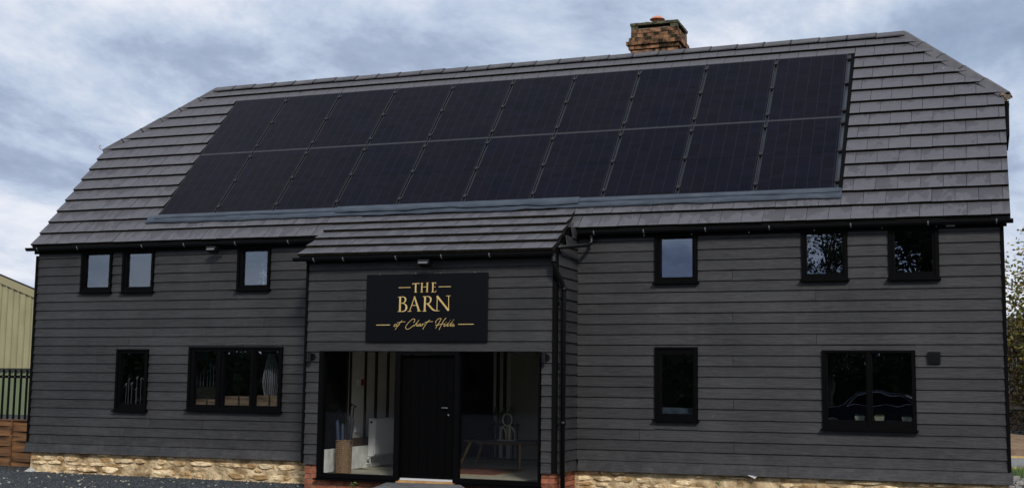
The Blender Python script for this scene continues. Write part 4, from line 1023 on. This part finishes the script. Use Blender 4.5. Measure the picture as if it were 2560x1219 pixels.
def bowl(mb, pts, ws):
    q_ = smoothp(pts, 5); w2 = []
    for i in range(len(pts) - 1):
        for s in range(5): w2.append(ws[i] + (ws[i + 1] - ws[i]) * s / 5)
    w2.append(ws[-1]); ribbon(mb, q_, w2)
LET = {
 'T': lambda m: (ribbon(m, [(840, 251), (945, 244)], 9), ribbon(m, [(892, 247), (890, 382)], 21), ribbon(m, [(870, 383), (912, 381)], 6), ribbon(m, [(842, 249), (848, 266)], [9, 3]), ribbon(m, [(943, 244), (940, 261)], [9, 3])),
 'H': lambda m: (ribbon(m, [(987, 240), (984, 381)], 19), ribbon(m, [(1070, 237), (1066, 378)], 19), ribbon(m, [(988, 302), (1068, 298)], 7), ribbon(m, [(968, 242), (1006, 240)], 6), ribbon(m, [(1050, 238), (1090, 236)], 6), ribbon(m, [(964, 382), (1004, 380)], 6), ribbon(m, [(1046, 379), (1086, 377)], 6)),
 'E': lambda m: (ribbon(m, [(1155, 236), (1151, 378)], 19), ribbon(m, [(1133, 238), (1198, 235)], 7), ribbon(m, [(1195, 235), (1198, 257)], [8, 3]), ribbon(m, [(1154, 301), (1188, 299)], 6), ribbon(m, [(1188, 290), (1188, 310)], 4), ribbon(m, [(1130, 380), (1198, 378)], 7), ribbon(m, [(1195, 379), (1204, 352)], [9, 3])),
 'B': lambda m: (ribbon(m, [(655, 452), (650, 676)], 26), ribbon(m, [(622, 455), (668, 453)], 7), ribbon(m, [(618, 678), (668, 677)], 7), bowl(m, [(658, 455), (700, 452), (732, 474), (736, 508), (712, 543), (660, 552)], [8, 9, 20, 22, 12, 7]), bowl(m, [(662, 552), (712, 556), (746, 588), (750, 628), (730, 664), (690, 677), (650, 677)], [7, 10, 24, 27, 16, 9, 7])),
 'A': lambda m: (ribbon(m, [(877, 449), (800, 673)], 10), ribbon(m, [(872, 445), (946, 673)], [18, 27]), ribbon(m, [(828, 586), (915, 583)], 8), ribbon(m, [(770, 676), (830, 674)], 7), ribbon(m, [(918, 674), (976, 672)], 7)),
 'R': lambda m: (ribbon(m, [(1037, 447), (1031, 672)], 26), ribbon(m, [(1003, 450), (1050, 448)], 7), ribbon(m, [(1001, 674), (1060, 673)], 7), bowl(m, [(1040, 450), (1082, 447), (1118, 468), (1123, 508), (1102, 548), (1042, 562)], [8, 9, 20, 22, 12, 7]), bowl(m, [(1078, 560), (1120, 610), (1160, 652), (1212, 670)], [24, 24, 22, 5])),
 'N': lambda m: (ribbon(m, [(1222, 446), (1218, 669)], 10), ribbon(m, [(1216, 440), (1390, 662)], 26), ribbon(m, [(1393, 440), (1394, 669)], 10), ribbon(m, [(1356, 441), (1420, 438)], 7), ribbon(m, [(1188, 671), (1256, 669)], 7)),
}
for k, fn in LET.items():
    m = MB(); fn(m); m.build('letter', gold_m, sg)
for a, b in (((632, 311), (812, 307)), ((1242, 299), (1425, 296)), ((283, 884), (500, 882)), ((1540, 878), (1770, 877))):
    m = MB(); ribbon(m, [a, b], 9); m.build('rule_line', gold_m, sg)
SW = [
 [[(612, 874), (590, 868), (566, 886), (560, 903), (578, 906), (598, 888), (610, 872), (602, 898), (618, 902), (650, 868)], [(686, 815), (640, 872), (580, 955)], [(612, 852), (675, 838), (735, 836)]],
 [[(862, 848), (880, 826), (880, 799), (852, 793), (800, 835), (756, 888), (740, 925), (760, 948), (800, 940), (850, 903), (872, 886)], [(946, 810), (905, 860), (868, 906)], [(872, 903), (902, 870), (918, 868), (906, 900), (926, 898), (945, 880)], [(978, 868), (955, 870), (930, 893), (940, 906), (962, 888), (976, 870), (968, 900), (988, 895), (1005, 868)], [(1005, 866), (992, 904)], [(998, 886), (1016, 868), (1034, 870)], [(1108, 808), (1060, 862), (1003, 953)], [(1035, 850), (1090, 836), (1157, 833)]],
 [[(1205, 858), (1200, 835), (1236, 797), (1272, 785), (1280, 802), (1245, 862), (1200, 938)], [(1356, 778), (1310, 842), (1252, 960)], [(1193, 888), (1250, 884), (1300, 872), (1345, 866)], [(1345, 868), (1324, 904), (1342, 904), (1390, 862), (1430, 806), (1378, 890), (1384, 908), (1436, 860), (1478, 798), (1425, 890), (1430, 908), (1470, 868)], [(1362, 843), (1358, 849)], [(1470, 868), (1462, 880), (1482, 894), (1470, 908), (1446, 904)]]]
for wd in SW:
    m = MB()
    for st in wd: ribbon(m, smoothp(st, 4) if len(st) > 2 else st, 6.4)
    m.build('script_word', gold_m, sg)

# ---- lamps fixed to the walls
def floodlight(loc, lab):
    r_ = empty('floodlight', loc); tag(r_, lab, 'floodlight', 'floodlights under the eaves')
    m = MB(); m.box(-.035, .035, -.015, 0, -.02, .05); m.tube([(0, -.01, .02), (0, -.08, .0)], .010, 8); m.build('bracket', blackp, r_)
    m = MB(); m.hexa([(-.09, -.19, -.035), (.09, -.19, -.035), (-.085, -.07, -.075), (.085, -.07, -.075), (-.09, -.17, .03), (.09, -.17, .03), (-.085, -.06, .0), (.085, -.06, .0)]); m.build('housing', blackp, r_)
    m = MB(); m.hexa([(-.07, -.196, -.030), (.07, -.196, -.030), (-.07, -.191, -.030), (.07, -.191, -.030), (-.07, -.186, -.002), (.07, -.186, -.002), (-.07, -.18, -.002), (.07, -.18, -.002)]); m.build('lens', pmat('frosted_lens', (.12, .12, .12), .3), r_)
    m = MB(); m.lathe([(0, 0), (.022, 0), (.025, .03), (0, .04)], (.11, -.05, -.055), 10); m.build('sensor', blackp, r_)
floodlight((3.78, -.10, 3.215), 'small black floodlight under the main eaves left of the porch')
floodlight((8.09, -1.07, 2.80), 'small black floodlight under the porch gutter above the sign')
for k, (x, lab) in enumerate(((6.145, 'black cylinder wall lamp on the narrow boards left of the entrance'), (9.885, 'black cylinder wall lamp on the narrow boards right of the entrance'))):
    r_ = empty('wall_lamp', (x, PY - .056, 1.43)); tag(r_, lab, 'wall lamp', 'wall lamps beside the entrance')
    m = MB(); m.tube([(.025, 0, .0), (.025, -.02, .0)], .048, 16); m.build('back_plate', blackp, r_)
    m = MB(); m.tube([(-.0, -.065, -.075), (-.0, -.065, .06)], .032, 16); m.tube([(.0, -.02, .0), (.0, -.06, .0)], .012, 8); m.build('cylinder', blackp, r_, False)

# ---- doorstep slab
ds = MB(); ds.add([(7.47, -1.0, -.385), (8.62, -1.0, -.372), (8.95, -1.55, -.378), (7.75, -2.1, -.39), (7.47, -1.0, -.46), (8.62, -1.0, -.46), (8.95, -1.55, -.46), (7.75, -2.1, -.46)], [(3, 2, 1, 0), (4, 5, 6, 7), (0, 1, 5, 4), (1, 2, 6, 5), (2, 3, 7, 6), (3, 0, 4, 7)])
tag(ds.build('doorstep', pmat('grey_slab', (.085, .085, .088), .8, var=(.15, .145, .14), scale=5, bump=.01)), 'grey stone slab doorstep in front of the black door', 'doorstep')
m = MB(); m.box(7.5, 8.62, -1.5, -.995, GZ - .02, -.462); m.build('riser', mortar2_m, bpy.data.objects['doorstep'])

# ------------------------------------------------------------------ loose stones on the yard
def stones(name, n, xr, yr, sr, mat, zoff=0):
    m = MB()
    for _ in range(n):
        x, y, s = random.uniform(*xr), random.uniform(*yr), random.uniform(*sr)
        ph = random.uniform(0, 6.3); v = []
        for i in range(5): a = ph + 2 * PI * i / 5; v.append((x + s * math.cos(a) * random.uniform(.7, 1.2), y + s * math.sin(a) * random.uniform(.7, 1.2), GZ - .002))
        v += [(x + (p[0] - x) * .6, y + (p[1] - y) * .6, GZ + s * random.uniform(.5, .9)) for p in v[:5]]
        f = [(i, (i + 1) % 5, 5 + (i + 1) % 5, 5 + i) for i in range(5)] + [(5, 6, 7, 8, 9)]
        m.add(v, f)
    return tag(m.build(name, mat), kind='stuff')
g1 = stones('gravel', 16000, (-2.5, 6.9), (-4.2, .0), (.008, .019), pmat('dark_chip', (.014, .018, .022), .8, var=(.062, .072, .082), scale=25))
tag(g1, 'dark grey planings gravel covering the yard', 'gravel')
g2 = stones('pale_gravel', 380, (-2.5, 6.9), (-4.2, -.03), (.008, .028), pmat('pale_chip', (.22, .2, .16), .85, var=(.42, .39, .32), scale=20))
tag(g2, 'scattered pale stone chips lying on the dark yard gravel', 'gravel')

# small weeds
def weed(name, loc, n, s, mat, lab):
    m = MB()
    for _ in range(n):
        a = random.uniform(0, 6.3); r = random.uniform(0, s * .6); h = random.uniform(.2, 1) * s; c = Vector((loc[0] + r * math.cos(a), loc[1] + r * math.sin(a) * .6, loc[2] + h))
        d = Vector((random.uniform(-1, 1), random.uniform(-1, 1), random.uniform(-.3, .8))).normalized() * s * .16; e = d.cross(Vector((random.random(), random.random(), random.random()))).normalized() * s * .09
        m.add([c - d, c + e, c + d, c - e], [(0, 1, 2, 3)])
    m.tube([loc, (loc[0] + .01, loc[1], loc[2] + s)], s * .02, 4)
    tag(m.build(name, mat), lab, 'weed')
weedg = pmat('weed_green', (.07, .15, .03), .6, var=(.14, .24, .06), scale=30)
weed('weed', (5.72, -.08, GZ), 60, .17, weedg, 'small green weed at the foot of the stone plinth by the porch')
weed('weed', (6.95, -1.05, -.50), 50, .10, weedg, 'small green weed below the left glazed screen')
weed('weed', (-.45, -.2, GZ), 50, .07, weedg, 'small green weed on the gravel by the timber fence')
weed('weed', (12.15, -.10, -.33), 40, .08, weedg, 'tiny green weed growing from the right stone plinth')

# ------------------------------------------------------------------ left background
# timber lap fence
lf = empty('timber_fence', (0, .62, GZ)); tag(lf, 'low brown overlapping timber fence panel left of the barn', 'fence')
tim = pmat('brown_fence_timber', (.05, .022, .008), .8, var=(.20, .09, .03), scale=7, stretch=(.25, 1, 2), bump=.006, bscale=20, rnd=.2)
nr = 9
for k in range(nr):
    z0 = .02 + .09 * k
    for j, (a, b) in enumerate(((-3.6, -2.75), (-2.745, -1.85), (-1.845, -.95), (-.945, -.06))):
        s_ = 1 if (k + j) % 2 else -1; m = MB(); yy = .0; 
        n_ = 5; vs = []
        for i in range(n_ + 1):
            x = a + (b - a) * i / n_; bow = s_ * .022 * math.sin(PI * i / n_)
            zz0 = z0 + .004 * mnoise.noise(Vector((x * 3, k, 0)))
            vs += [(x, yy + bow - .006, zz0), (x, yy + bow + .006, zz0), (x, yy + bow + .010, zz0 + .095), (x, yy + bow - .0, zz0 + .095)]
        f = []
        for i in range(n_):
            q_ = i * 4; f += [(q_, q_ + 4, q_ + 7, q_ + 3), (q_ + 1, q_ + 2, q_ + 6, q_ + 5), (q_, q_ + 1, q_ + 5, q_ + 4), (q_ + 3, q_ + 7, q_ + 6, q_ + 2)]
        f += [(0, 3, 2, 1), (n_ * 4, n_ * 4 + 1, n_ * 4 + 2, n_ * 4 + 3)]
        m.add(vs, f); m.build('slat', tim, lf)
for x in (-2.75, -1.85, -.95): m = MB(); m.box(x - .018, x + .018, -.035, -.018, .01, .83); m.build('batten', tim, lf)
m = MB(); m.box(-3.6, -.05, -.03, .03, .835, .86); m.build('top_rail', tim, lf)
m = MB(); m.box(-.055, -.005, -.05, .05, 0, .80); m.build('post', oak_m if False else tim, lf)
# palisade
pf_ = empty('palisade_fence', (-4.3, 5.0, GZ)); tag(pf_, 'tall black steel palisade fence behind the timber fence', 'fence')
pm = MB(); w_ = .034
pm.add([(-w_, 0, 0), (-.012, -.014, 0), (.012, -.014, 0), (w_, 0, 0), (-w_, 0, 1.78), (-.012, -.014, 1.80), (.012, -.014, 1.80), (w_, 0, 1.78), (-w_, .004, 0), (w_, .004, 0), (-w_, .004, 1.78), (w_, .004, 1.78)],
       [(0, 1, 5, 4), (1, 2, 6, 5), (2, 3, 7, 6), (8, 10, 11, 9), (0, 4, 10, 8), (3, 9, 11, 7), (4, 5, 6, 7, 11, 10)])
palme = pm.mesh('pale', blackmatt)
for k in range(34): link('pale', palme, pf_, (-3.2 + .168 * k, 0, 0))
m = MB(); m.box(-3.3, 2.5, .006, .05, 1.60, 1.66); m.build('rail', blackmatt, pf_); m = MB(); m.box(-3.3, 2.5, .006, .05, .35, .41); m.build('rail', blackmatt, pf_)
bo = MB(); bo.tube([(0, -.016, 0), (0, -.028, 0)], .009, 6); bom = bo.mesh('bolt', clip_m)
for k in range(34): link('bolt', bom, pf_, (-3.2 + .168 * k, 0, 1.63))
# green-beige clad industrial building
sh_ = empty('industrial_shed', (-24, 25, GZ)); tag(sh_, 'beige ribbed metal clad industrial building behind the palisade fence', 'industrial building')
clad = pmat('beige_cladding', (.29, .27, .155), .6, var=(.345, .32, .19), scale=.8, spec=.3); cladg = pmat('green_cladding', (.13, .165, .085), .6, var=(.17, .20, .11), scale=.8)
def rf(x): return 6.10 - .345 * (x + .5) if x > -12 else 6.10 - .345 * (-11.5) - .345 * (-x - 12)
def rib(x, z0, z1a, z1b, mat, w_=.305, d=.07):
    m = MB(); xs = [x, x + w_ * .68, x + w_ * .76, x + w_ * .92, x + w_]; ys = [0, 0, -d, -d, 0]; n_ = 5
    zt_ = [z1a + (z1b - z1a) * (q - x) / w_ for q in xs]
    vs = [(a, b, z0) for a, b in zip(xs, ys)] + [(a, b, t) for a, b, t in zip(xs, ys, zt_)] + [(x, .04, z0), (x + w_, .04, z0), (x, .04, zt_[0]), (x + w_, .04, zt_[-1])]
    m.add(vs, [(i, i + 1, n_ + i + 1, n_ + i) for i in range(4)] + [(10, 12, 13, 11), (0, 5, 12, 10), (4, 11, 13, 9)])
    m.build('cladding_panel', mat, sh_)
x = -4.0
while x < 5.5:
    rib(x + .014, 1.98, rf(x) - .35, rf(x + .333) - .35, clad); rib(x + .014, 0, 1.80, 1.80, cladg); x += .333
m = MB(); m.box(-4, 5.6, -.05, .05, 1.80, 1.98); m.build('drip_rail', pmat('dark_green_trim', (.02, .025, .02), .6), sh_)
m = MB(); m.prism([(-4, -.10, rf(-4) - .40), (5.6, -.10, rf(5.6) - .40), (5.6, -.10, rf(5.6) - .08), (-4, -.10, rf(-4) - .08)], (0, 0, 0), (0, .12, 0)); m.build('verge_trim', pmat('olive_trim', (.30, .27, .15), .6), sh_)
m = MB(); m.prism([(-4, -.08, rf(-4) - .07), (5.6, -.08, rf(5.6) - .07), (5.6, -.08, rf(5.6) - .0), (-4, -.08, rf(-4) - .0)], (0, 0, 0), (-9, 10.7, 0)); m.build('roof', roofbase_m, sh_)
m = MB(); m.prism([(-4, .06, 0), (5.6, .06, 0), (5.6, .06, 3.7), (-4, .06, 3.7)], (0, 0, 0), (-8.5, 10, 0)); m.build('wall', roofbase_m, sh_)

# ------------------------------------------------------------------ trees and right background
bark = pmat('bark', (.05, .04, .03), .9, var=(.10, .085, .065), scale=8, bump=.02)
def leafmat(name, a, b, c):
    m = bpy.data.materials.new(name); m.use_nodes = True; t = m.node_tree; l = t.links; bs_ = t.nodes['Principled BSDF']; g_ = N(t, 'ShaderNodeNewGeometry')
    n_ = N(t, 'ShaderNodeTexNoise'); n_.inputs['Scale'].default_value = 1.3; n_.inputs['Detail'].default_value = 7; n_.inputs['Roughness'].default_value = .75; l.new(g_.outputs['Position'], n_.inputs['Vector'])
    ad = math_(t, 'ADD', math_(t, 'MULTIPLY', n_.outputs['Fac'], .7), math_(t, 'MULTIPLY', g_.outputs['Random Per Island'], .3))
    r = ramp(t, [(.34, a), (.5, b), (.66, c)]); l.new(ad, r.inputs[0]); l.new(r.outputs[0], bs_.inputs['Base Color']); bs_.inputs['Roughness'].default_value = .6; bs_.inputs['Specular IOR Level'].default_value = .25
    bs_.inputs['Subsurface Weight'].default_value = 0
    return m
lf1 = leafmat('autumn_green_leaf', (.05, .075, .012), (.14, .14, .025), (.30, .20, .05))
lf2 = leafmat('rusty_leaf', (.05, .03, .012), (.12, .07, .025), (.13, .12, .03))
lf3 = leafmat('dark_leaf', (.012, .022, .008), (.03, .045, .014), (.05, .06, .02))
def tree(name, loc, h, rad, n_cl, n_lf, ls, mat, lab, cat='tree', group=None, zlow=.25, seed=0, spread=.16):
    R_ = random.Random(seed); t = empty(name, loc); tag(t, lab, cat, group)
    m = MB(); m.tube([(0, 0, -.1), (.05, 0, h * .3), (-.05, .05, h * .6), (0, 0, h * .9)], [h * .022, h * .017, h * .011, h * .003], 8)
    tips = []
    for k in range(n_cl):
        a = R_.uniform(0, 2 * PI); zz_ = R_.uniform(zlow, 1.0); env = math.sin(PI * min(1, max(0.05, (zz_ - zlow * .6) / (1.08 - zlow * .6)))) ** .6
        r = rad * env * R_.uniform(.25, 1.0); p = Vector((r * math.cos(a), r * math.sin(a), h * zz_)); tips.append(p)
        if k < 34:
            s_ = Vector((0, 0, h * max(.18, zz_ - .22 - .15 * r / rad))); mid = (s_ + p) / 2 + Vector((0, 0, .04 * h)); m.tube([s_, mid, p], [h * .006, h * .004, h * .0015], 5, caps=False)
    m.build('trunk', bark, t)
    c = MB()
    for p in tips:
        cs = rad * R_.uniform(.6, 1.3) * spread
        for j in range(n_lf):
            d = Vector((R_.gauss(0, 1), R_.gauss(0, 1), R_.gauss(0, .75))) * cs; q_ = p + d
            u = Vector((R_.uniform(-1, 1), R_.uniform(-1, 1), R_.uniform(-.6, .6))).normalized() * ls * R_.uniform(.6, 1.3); w2 = u.cross(Vector((R_.uniform(-1, 1), R_.uniform(-1, 1), R_.uniform(-1, 1)))).normalized() * ls * .55
            c.add([q_ - u, q_ + w2, q_ + u, q_ - w2], [(0, 1, 2, 3)])
    c.build('crown', mat, t)
    return t
tree('tree', (18.9, 22, GZ), 6.3, 2.8, 150, 150, .07, lf1, 'yellow green leafy tree just right of the barn corner', seed=2)
tree('tree', (20.6, 32, GZ), 8.2, 3.8, 150, 130, .09, lf1, 'taller autumn tree farther back at the right edge', seed=5)
tree('tree', (23.5, 26, GZ), 8.0, 3.2, 70, 70, .09, lf1, 'yellowing tree farthest to the right of the barn', seed=9)
tree('shrub', (17.9, 24.5, GZ), 4.0, 2.0, 110, 130, .065, lf2, 'rust brown shrub below the yellow green tree by the barn', 'shrub', seed=3, zlow=.1)
tree('shrub', (19.8, 27, GZ), 4.0, 2.2, 90, 120, .065, lf2, 'rust brown shrub standing against the brown boarded fence', 'shrub', seed=13, zlow=.1)
tree('shrub', (17.7, 29.5, GZ), 2.2, 1.7, 50, 80, .06, lf3, 'dark low shrub at the fence right of the barn', 'shrub', seed=4, zlow=.05)
# timber post fence and brown boarded fence behind
bf = empty('boarded_fence', (14, 34, GZ)); tag(bf, 'tall dark brown boarded fence behind the shrubs at right', 'fence')
fb = pmat('dark_brown_board', (.035, .018, .012), .8, var=(.07, .035, .02), scale=4, stretch=(3, 1, .4), rnd=.25)
bmh = MB(); bmh.box(0, .145, 0, .02, 0, 4.3); bme = bmh.mesh('fence_board', fb)
for k in range(80): link('fence_board', bme, bf, (.15 * k, random.uniform(0, .01), random.uniform(-.02, .02)))
m = MB(); m.box(0, 12, .03, .09, 1.0, 1.1); m.box(0, 12, .03, .09, 3.2, 3.3); m.build('fence_rail', fb, bf)
rl = empty('rail_fence', (15.5, 26.5, GZ)); tag(rl, 'pale grey timber rail fence in front of the shrubs', 'fence'); rlm = pmat('grey_rail', (.22, .21, .19), .8, var=(.33, .31, .28), scale=6)
for z_ in (.95, 2.15, 1.55):
    m = MB(); m.box(0, 8, -.03, .03, z_, z_ + .09); m.build('fence_rail', rlm, rl)
for k in range(5): m = MB(); m.box(.3 + 1.8 * k, .42 + 1.8 * k, .035, .15, 0, 2.3); m.build('post', rlm, rl)
# bare earth, pale gravel strip, grass, plank, rubble
e = MB(); nx, ny = 26, 14; vs = []
for iy in range(ny + 1):
    for ix in range(nx + 1):
        x, y = 14.5 + 9 * ix / nx, 15.0 + 8.5 * iy / ny; ed = min(ix, nx - ix, iy, ny - iy) / 4; vs.append((x, y, GZ - .03 + min(1, ed) * (.30 + .22 * mnoise.noise(Vector((x * .6, y * .6, 0))) + .05 * mnoise.noise(Vector((x * 3, y * 3, 0))))))
e.add(vs, [(a, a + 1, a + nx + 2, a + nx + 1) for iy in range(ny) for ix in range(nx) for a in [iy * (nx + 1) + ix]])
tag(e.build('earth_mound', pmat('brown_earth', (.13, .075, .04), .95, var=(.24, .155, .09), scale=3, bump=.04, bscale=12), None, True), kind='structure')
e = MB(); e.box(15.95, 24, 10.5, 14.8, GZ - .02, GZ + .012); tag(e.build('gravel_path', pmat('grey_gravel', (.13, .13, .13), .9, var=(.30, .29, .27), scale=24, bump=.02, bscale=40)), kind='structure')
gm = MB()
for _ in range(2600):
    x, y = random.uniform(16.02, 18.2), random.uniform(7.2, 9.8); h = random.uniform(.05, .16); a = random.uniform(0, 6.3); w2 = .006
    gm.add([(x - w2 * math.cos(a), y - w2 * math.sin(a), GZ), (x + w2 * math.cos(a), y + w2 * math.sin(a), GZ), (x + random.uniform(-.05, .05), y + random.uniform(-.05, .05), GZ + h)], [(0, 1, 2)])
gg = gm.build('grass', pmat('grass_blade', (.05, .11, .02), .7, var=(.12, .2, .05), scale=9)); tag(gg, 'patch of short green grass beside the barn corner', 'grass', kind='stuff')
m = MB(); m.box(-.5, 1.2, -.06, .06, 0, .04); o = m.build('plank', pmat('yellow_plank', (.5, .33, .1), .7, var=(.6, .42, .16), scale=10)); o.location = (16.5, 14.2, GZ + .013); tag(o, 'yellow timber plank lying on the gravel right of the barn', 'plank')
m = MB(); m.box(-.3, 1.2, -.05, .05, 0, .04); o = m.build('plank', bpy.data.materials['yellow_plank']); o.location = (16.4, 9.95, GZ); tag(o, 'yellow timber plank lying at the edge of the grass', 'plank')
rsm = pmat('rubble', (.16, .15, .14), .9, var=(.38, .36, .33), scale=9, bump=.01)
m = MB()
for _ in range(160):
    x, y, s = random.uniform(15.98, 18), random.uniform(2.5, 7.2), random.uniform(.03, .09); 
    v = [(x + (sx_ * s) * random.uniform(.6, 1.1), y + sy_ * s * random.uniform(.6, 1.1), GZ - .01 + (sz_ * s) * random.uniform(.6, 1.1)) for sz_ in (0, 1.1) for sy_ in (-1, 1) for sx_ in (-1, 1)]
    m.hexa(v)
ro = m.build('rubble', rsm); tag(ro, 'broken stone rubble on the ground at the right barn corner', 'rubble', kind='stuff')

# ------------------------------------------------------------------ behind the camera: what the panes mirror
hd = MB(); R_ = random.Random(11)
for _ in range(26000):
    x = R_.uniform(-60, 75); z_ = R_.random() ** .8; top = 4.4 + .9 * mnoise.noise(Vector((x * .12, 3, 0))) + .5 * mnoise.noise(Vector((x * .6, 9, 0))); y = -47 + R_.uniform(-1.5, 1.5) * (1 - z_ * .5)
    c = Vector((x, y, GZ + z_ * top)); u = Vector((R_.uniform(-1, 1), R_.uniform(-1, 1), R_.uniform(-1, 1))).normalized() * .26; w2 = u.cross(Vector((R_.uniform(-1, 1), R_.uniform(-1, 1), R_.uniform(-1, 1)))).normalized() * .18
    hd.add([c - u, c + w2, c + u, c - w2], [(0, 1, 2, 3)])
hd.box(-60, 75, -47.6, -46.4, GZ, GZ + 3.2)
tag(hd.build('hedgerow', lf3), 'long dark hedgerow across the yard facing the barn', 'hedge', kind='stuff')
tree('tree', (9.0, -41, GZ), 9.5, 2.9, 190, 70, .085, lf3, 'thin airy tree mirrored in the upper window with pale branches', seed=21, spread=.10)
tree('tree', (13.3, -40, GZ), 11, 2.0, 110, 110, .16, lf3, 'dense dark tree mirrored in the rightmost upper window', seed=22, spread=.2)
car = empty('parked_car', (11.9, -29.5, GZ), 0); tag(car, 'dark parked car with bright window trim mirrored in the right window', 'car')
paint = pmat('dark_car_paint', (.008, .009, .012), .25, spec=.6)
def car_loft(name, sec, mat, y0, y1, sm=True):
    m = MB(); n_ = len(sec); vs = []
    for y, k in ((y0, .94), (y0 + .12, 1), (y1 - .12, 1), (y1, .94)): vs += [(x, y, .25 + (z_ - .25) * (1 if k == 1 else .97)) for x, z_ in sec]
    f = [tuple(range(n_ - 1, -1, -1)), tuple(3 * n_ + i for i in range(n_))]
    for k in range(3):
        for i in range(n_): j = (i + 1) % n_; f.append((k * n_ + i, k * n_ + j, (k + 1) * n_ + j, (k + 1) * n_ + i))
    m.add(vs, f); return m.build(name, mat, car)
car_loft('body', [(-2.15, .35), (-2.2, .6), (-2.12, .82), (-1.2, .92), (1.3, .95), (2.1, .88), (2.2, .6), (2.15, .35), (1.75, .25), (-1.75, .25)], paint, -.88, .88)
car_loft('cabin', [(-1.2, .92), (-.55, 1.36), (.3, 1.43), (1.1, 1.38), (1.75, .95)], paint, -.74, .74)
m = MB(); m.tube([(-.95, .775, .96), (-.45, .765, 1.30), (.3, .765, 1.36), (1.0, .765, 1.31), (1.45, .775, .98), (-.95, .775, .96)], .011, 6); m.build('window_trim', pmat('dull_trim', (.35, .35, .38), .4, metal=.8), car)
m = MB(); m.add([(-.9, .755, .98), (-.45, .75, 1.27), (.3, .75, 1.33), (.98, .75, 1.28), (1.38, .755, 1.0)], [(4, 3, 2, 1, 0)]); m.build('side_window', sign_m, car)
for x in (-1.35, 1.35):
    for y in (-.8, .8):
        w = MB(); w.tube([(x, y - .1, .32), (x, y + .1, .32)], .32, 20); wo_ = w.build('wheel', blackp, car)
        w = MB(); w.tube([(x, y + (.101 if y > 0 else -.101), .32), (x, y + (.11 if y > 0 else -.11), .32)], .2, 14); w.build('rim', steel, wo_)
print('objects', len(bpy.data.objects), 'tris', sum(len(o.data.polygons) for o in bpy.data.objects if o.type == 'MESH'), 'tiles', len(tiles))
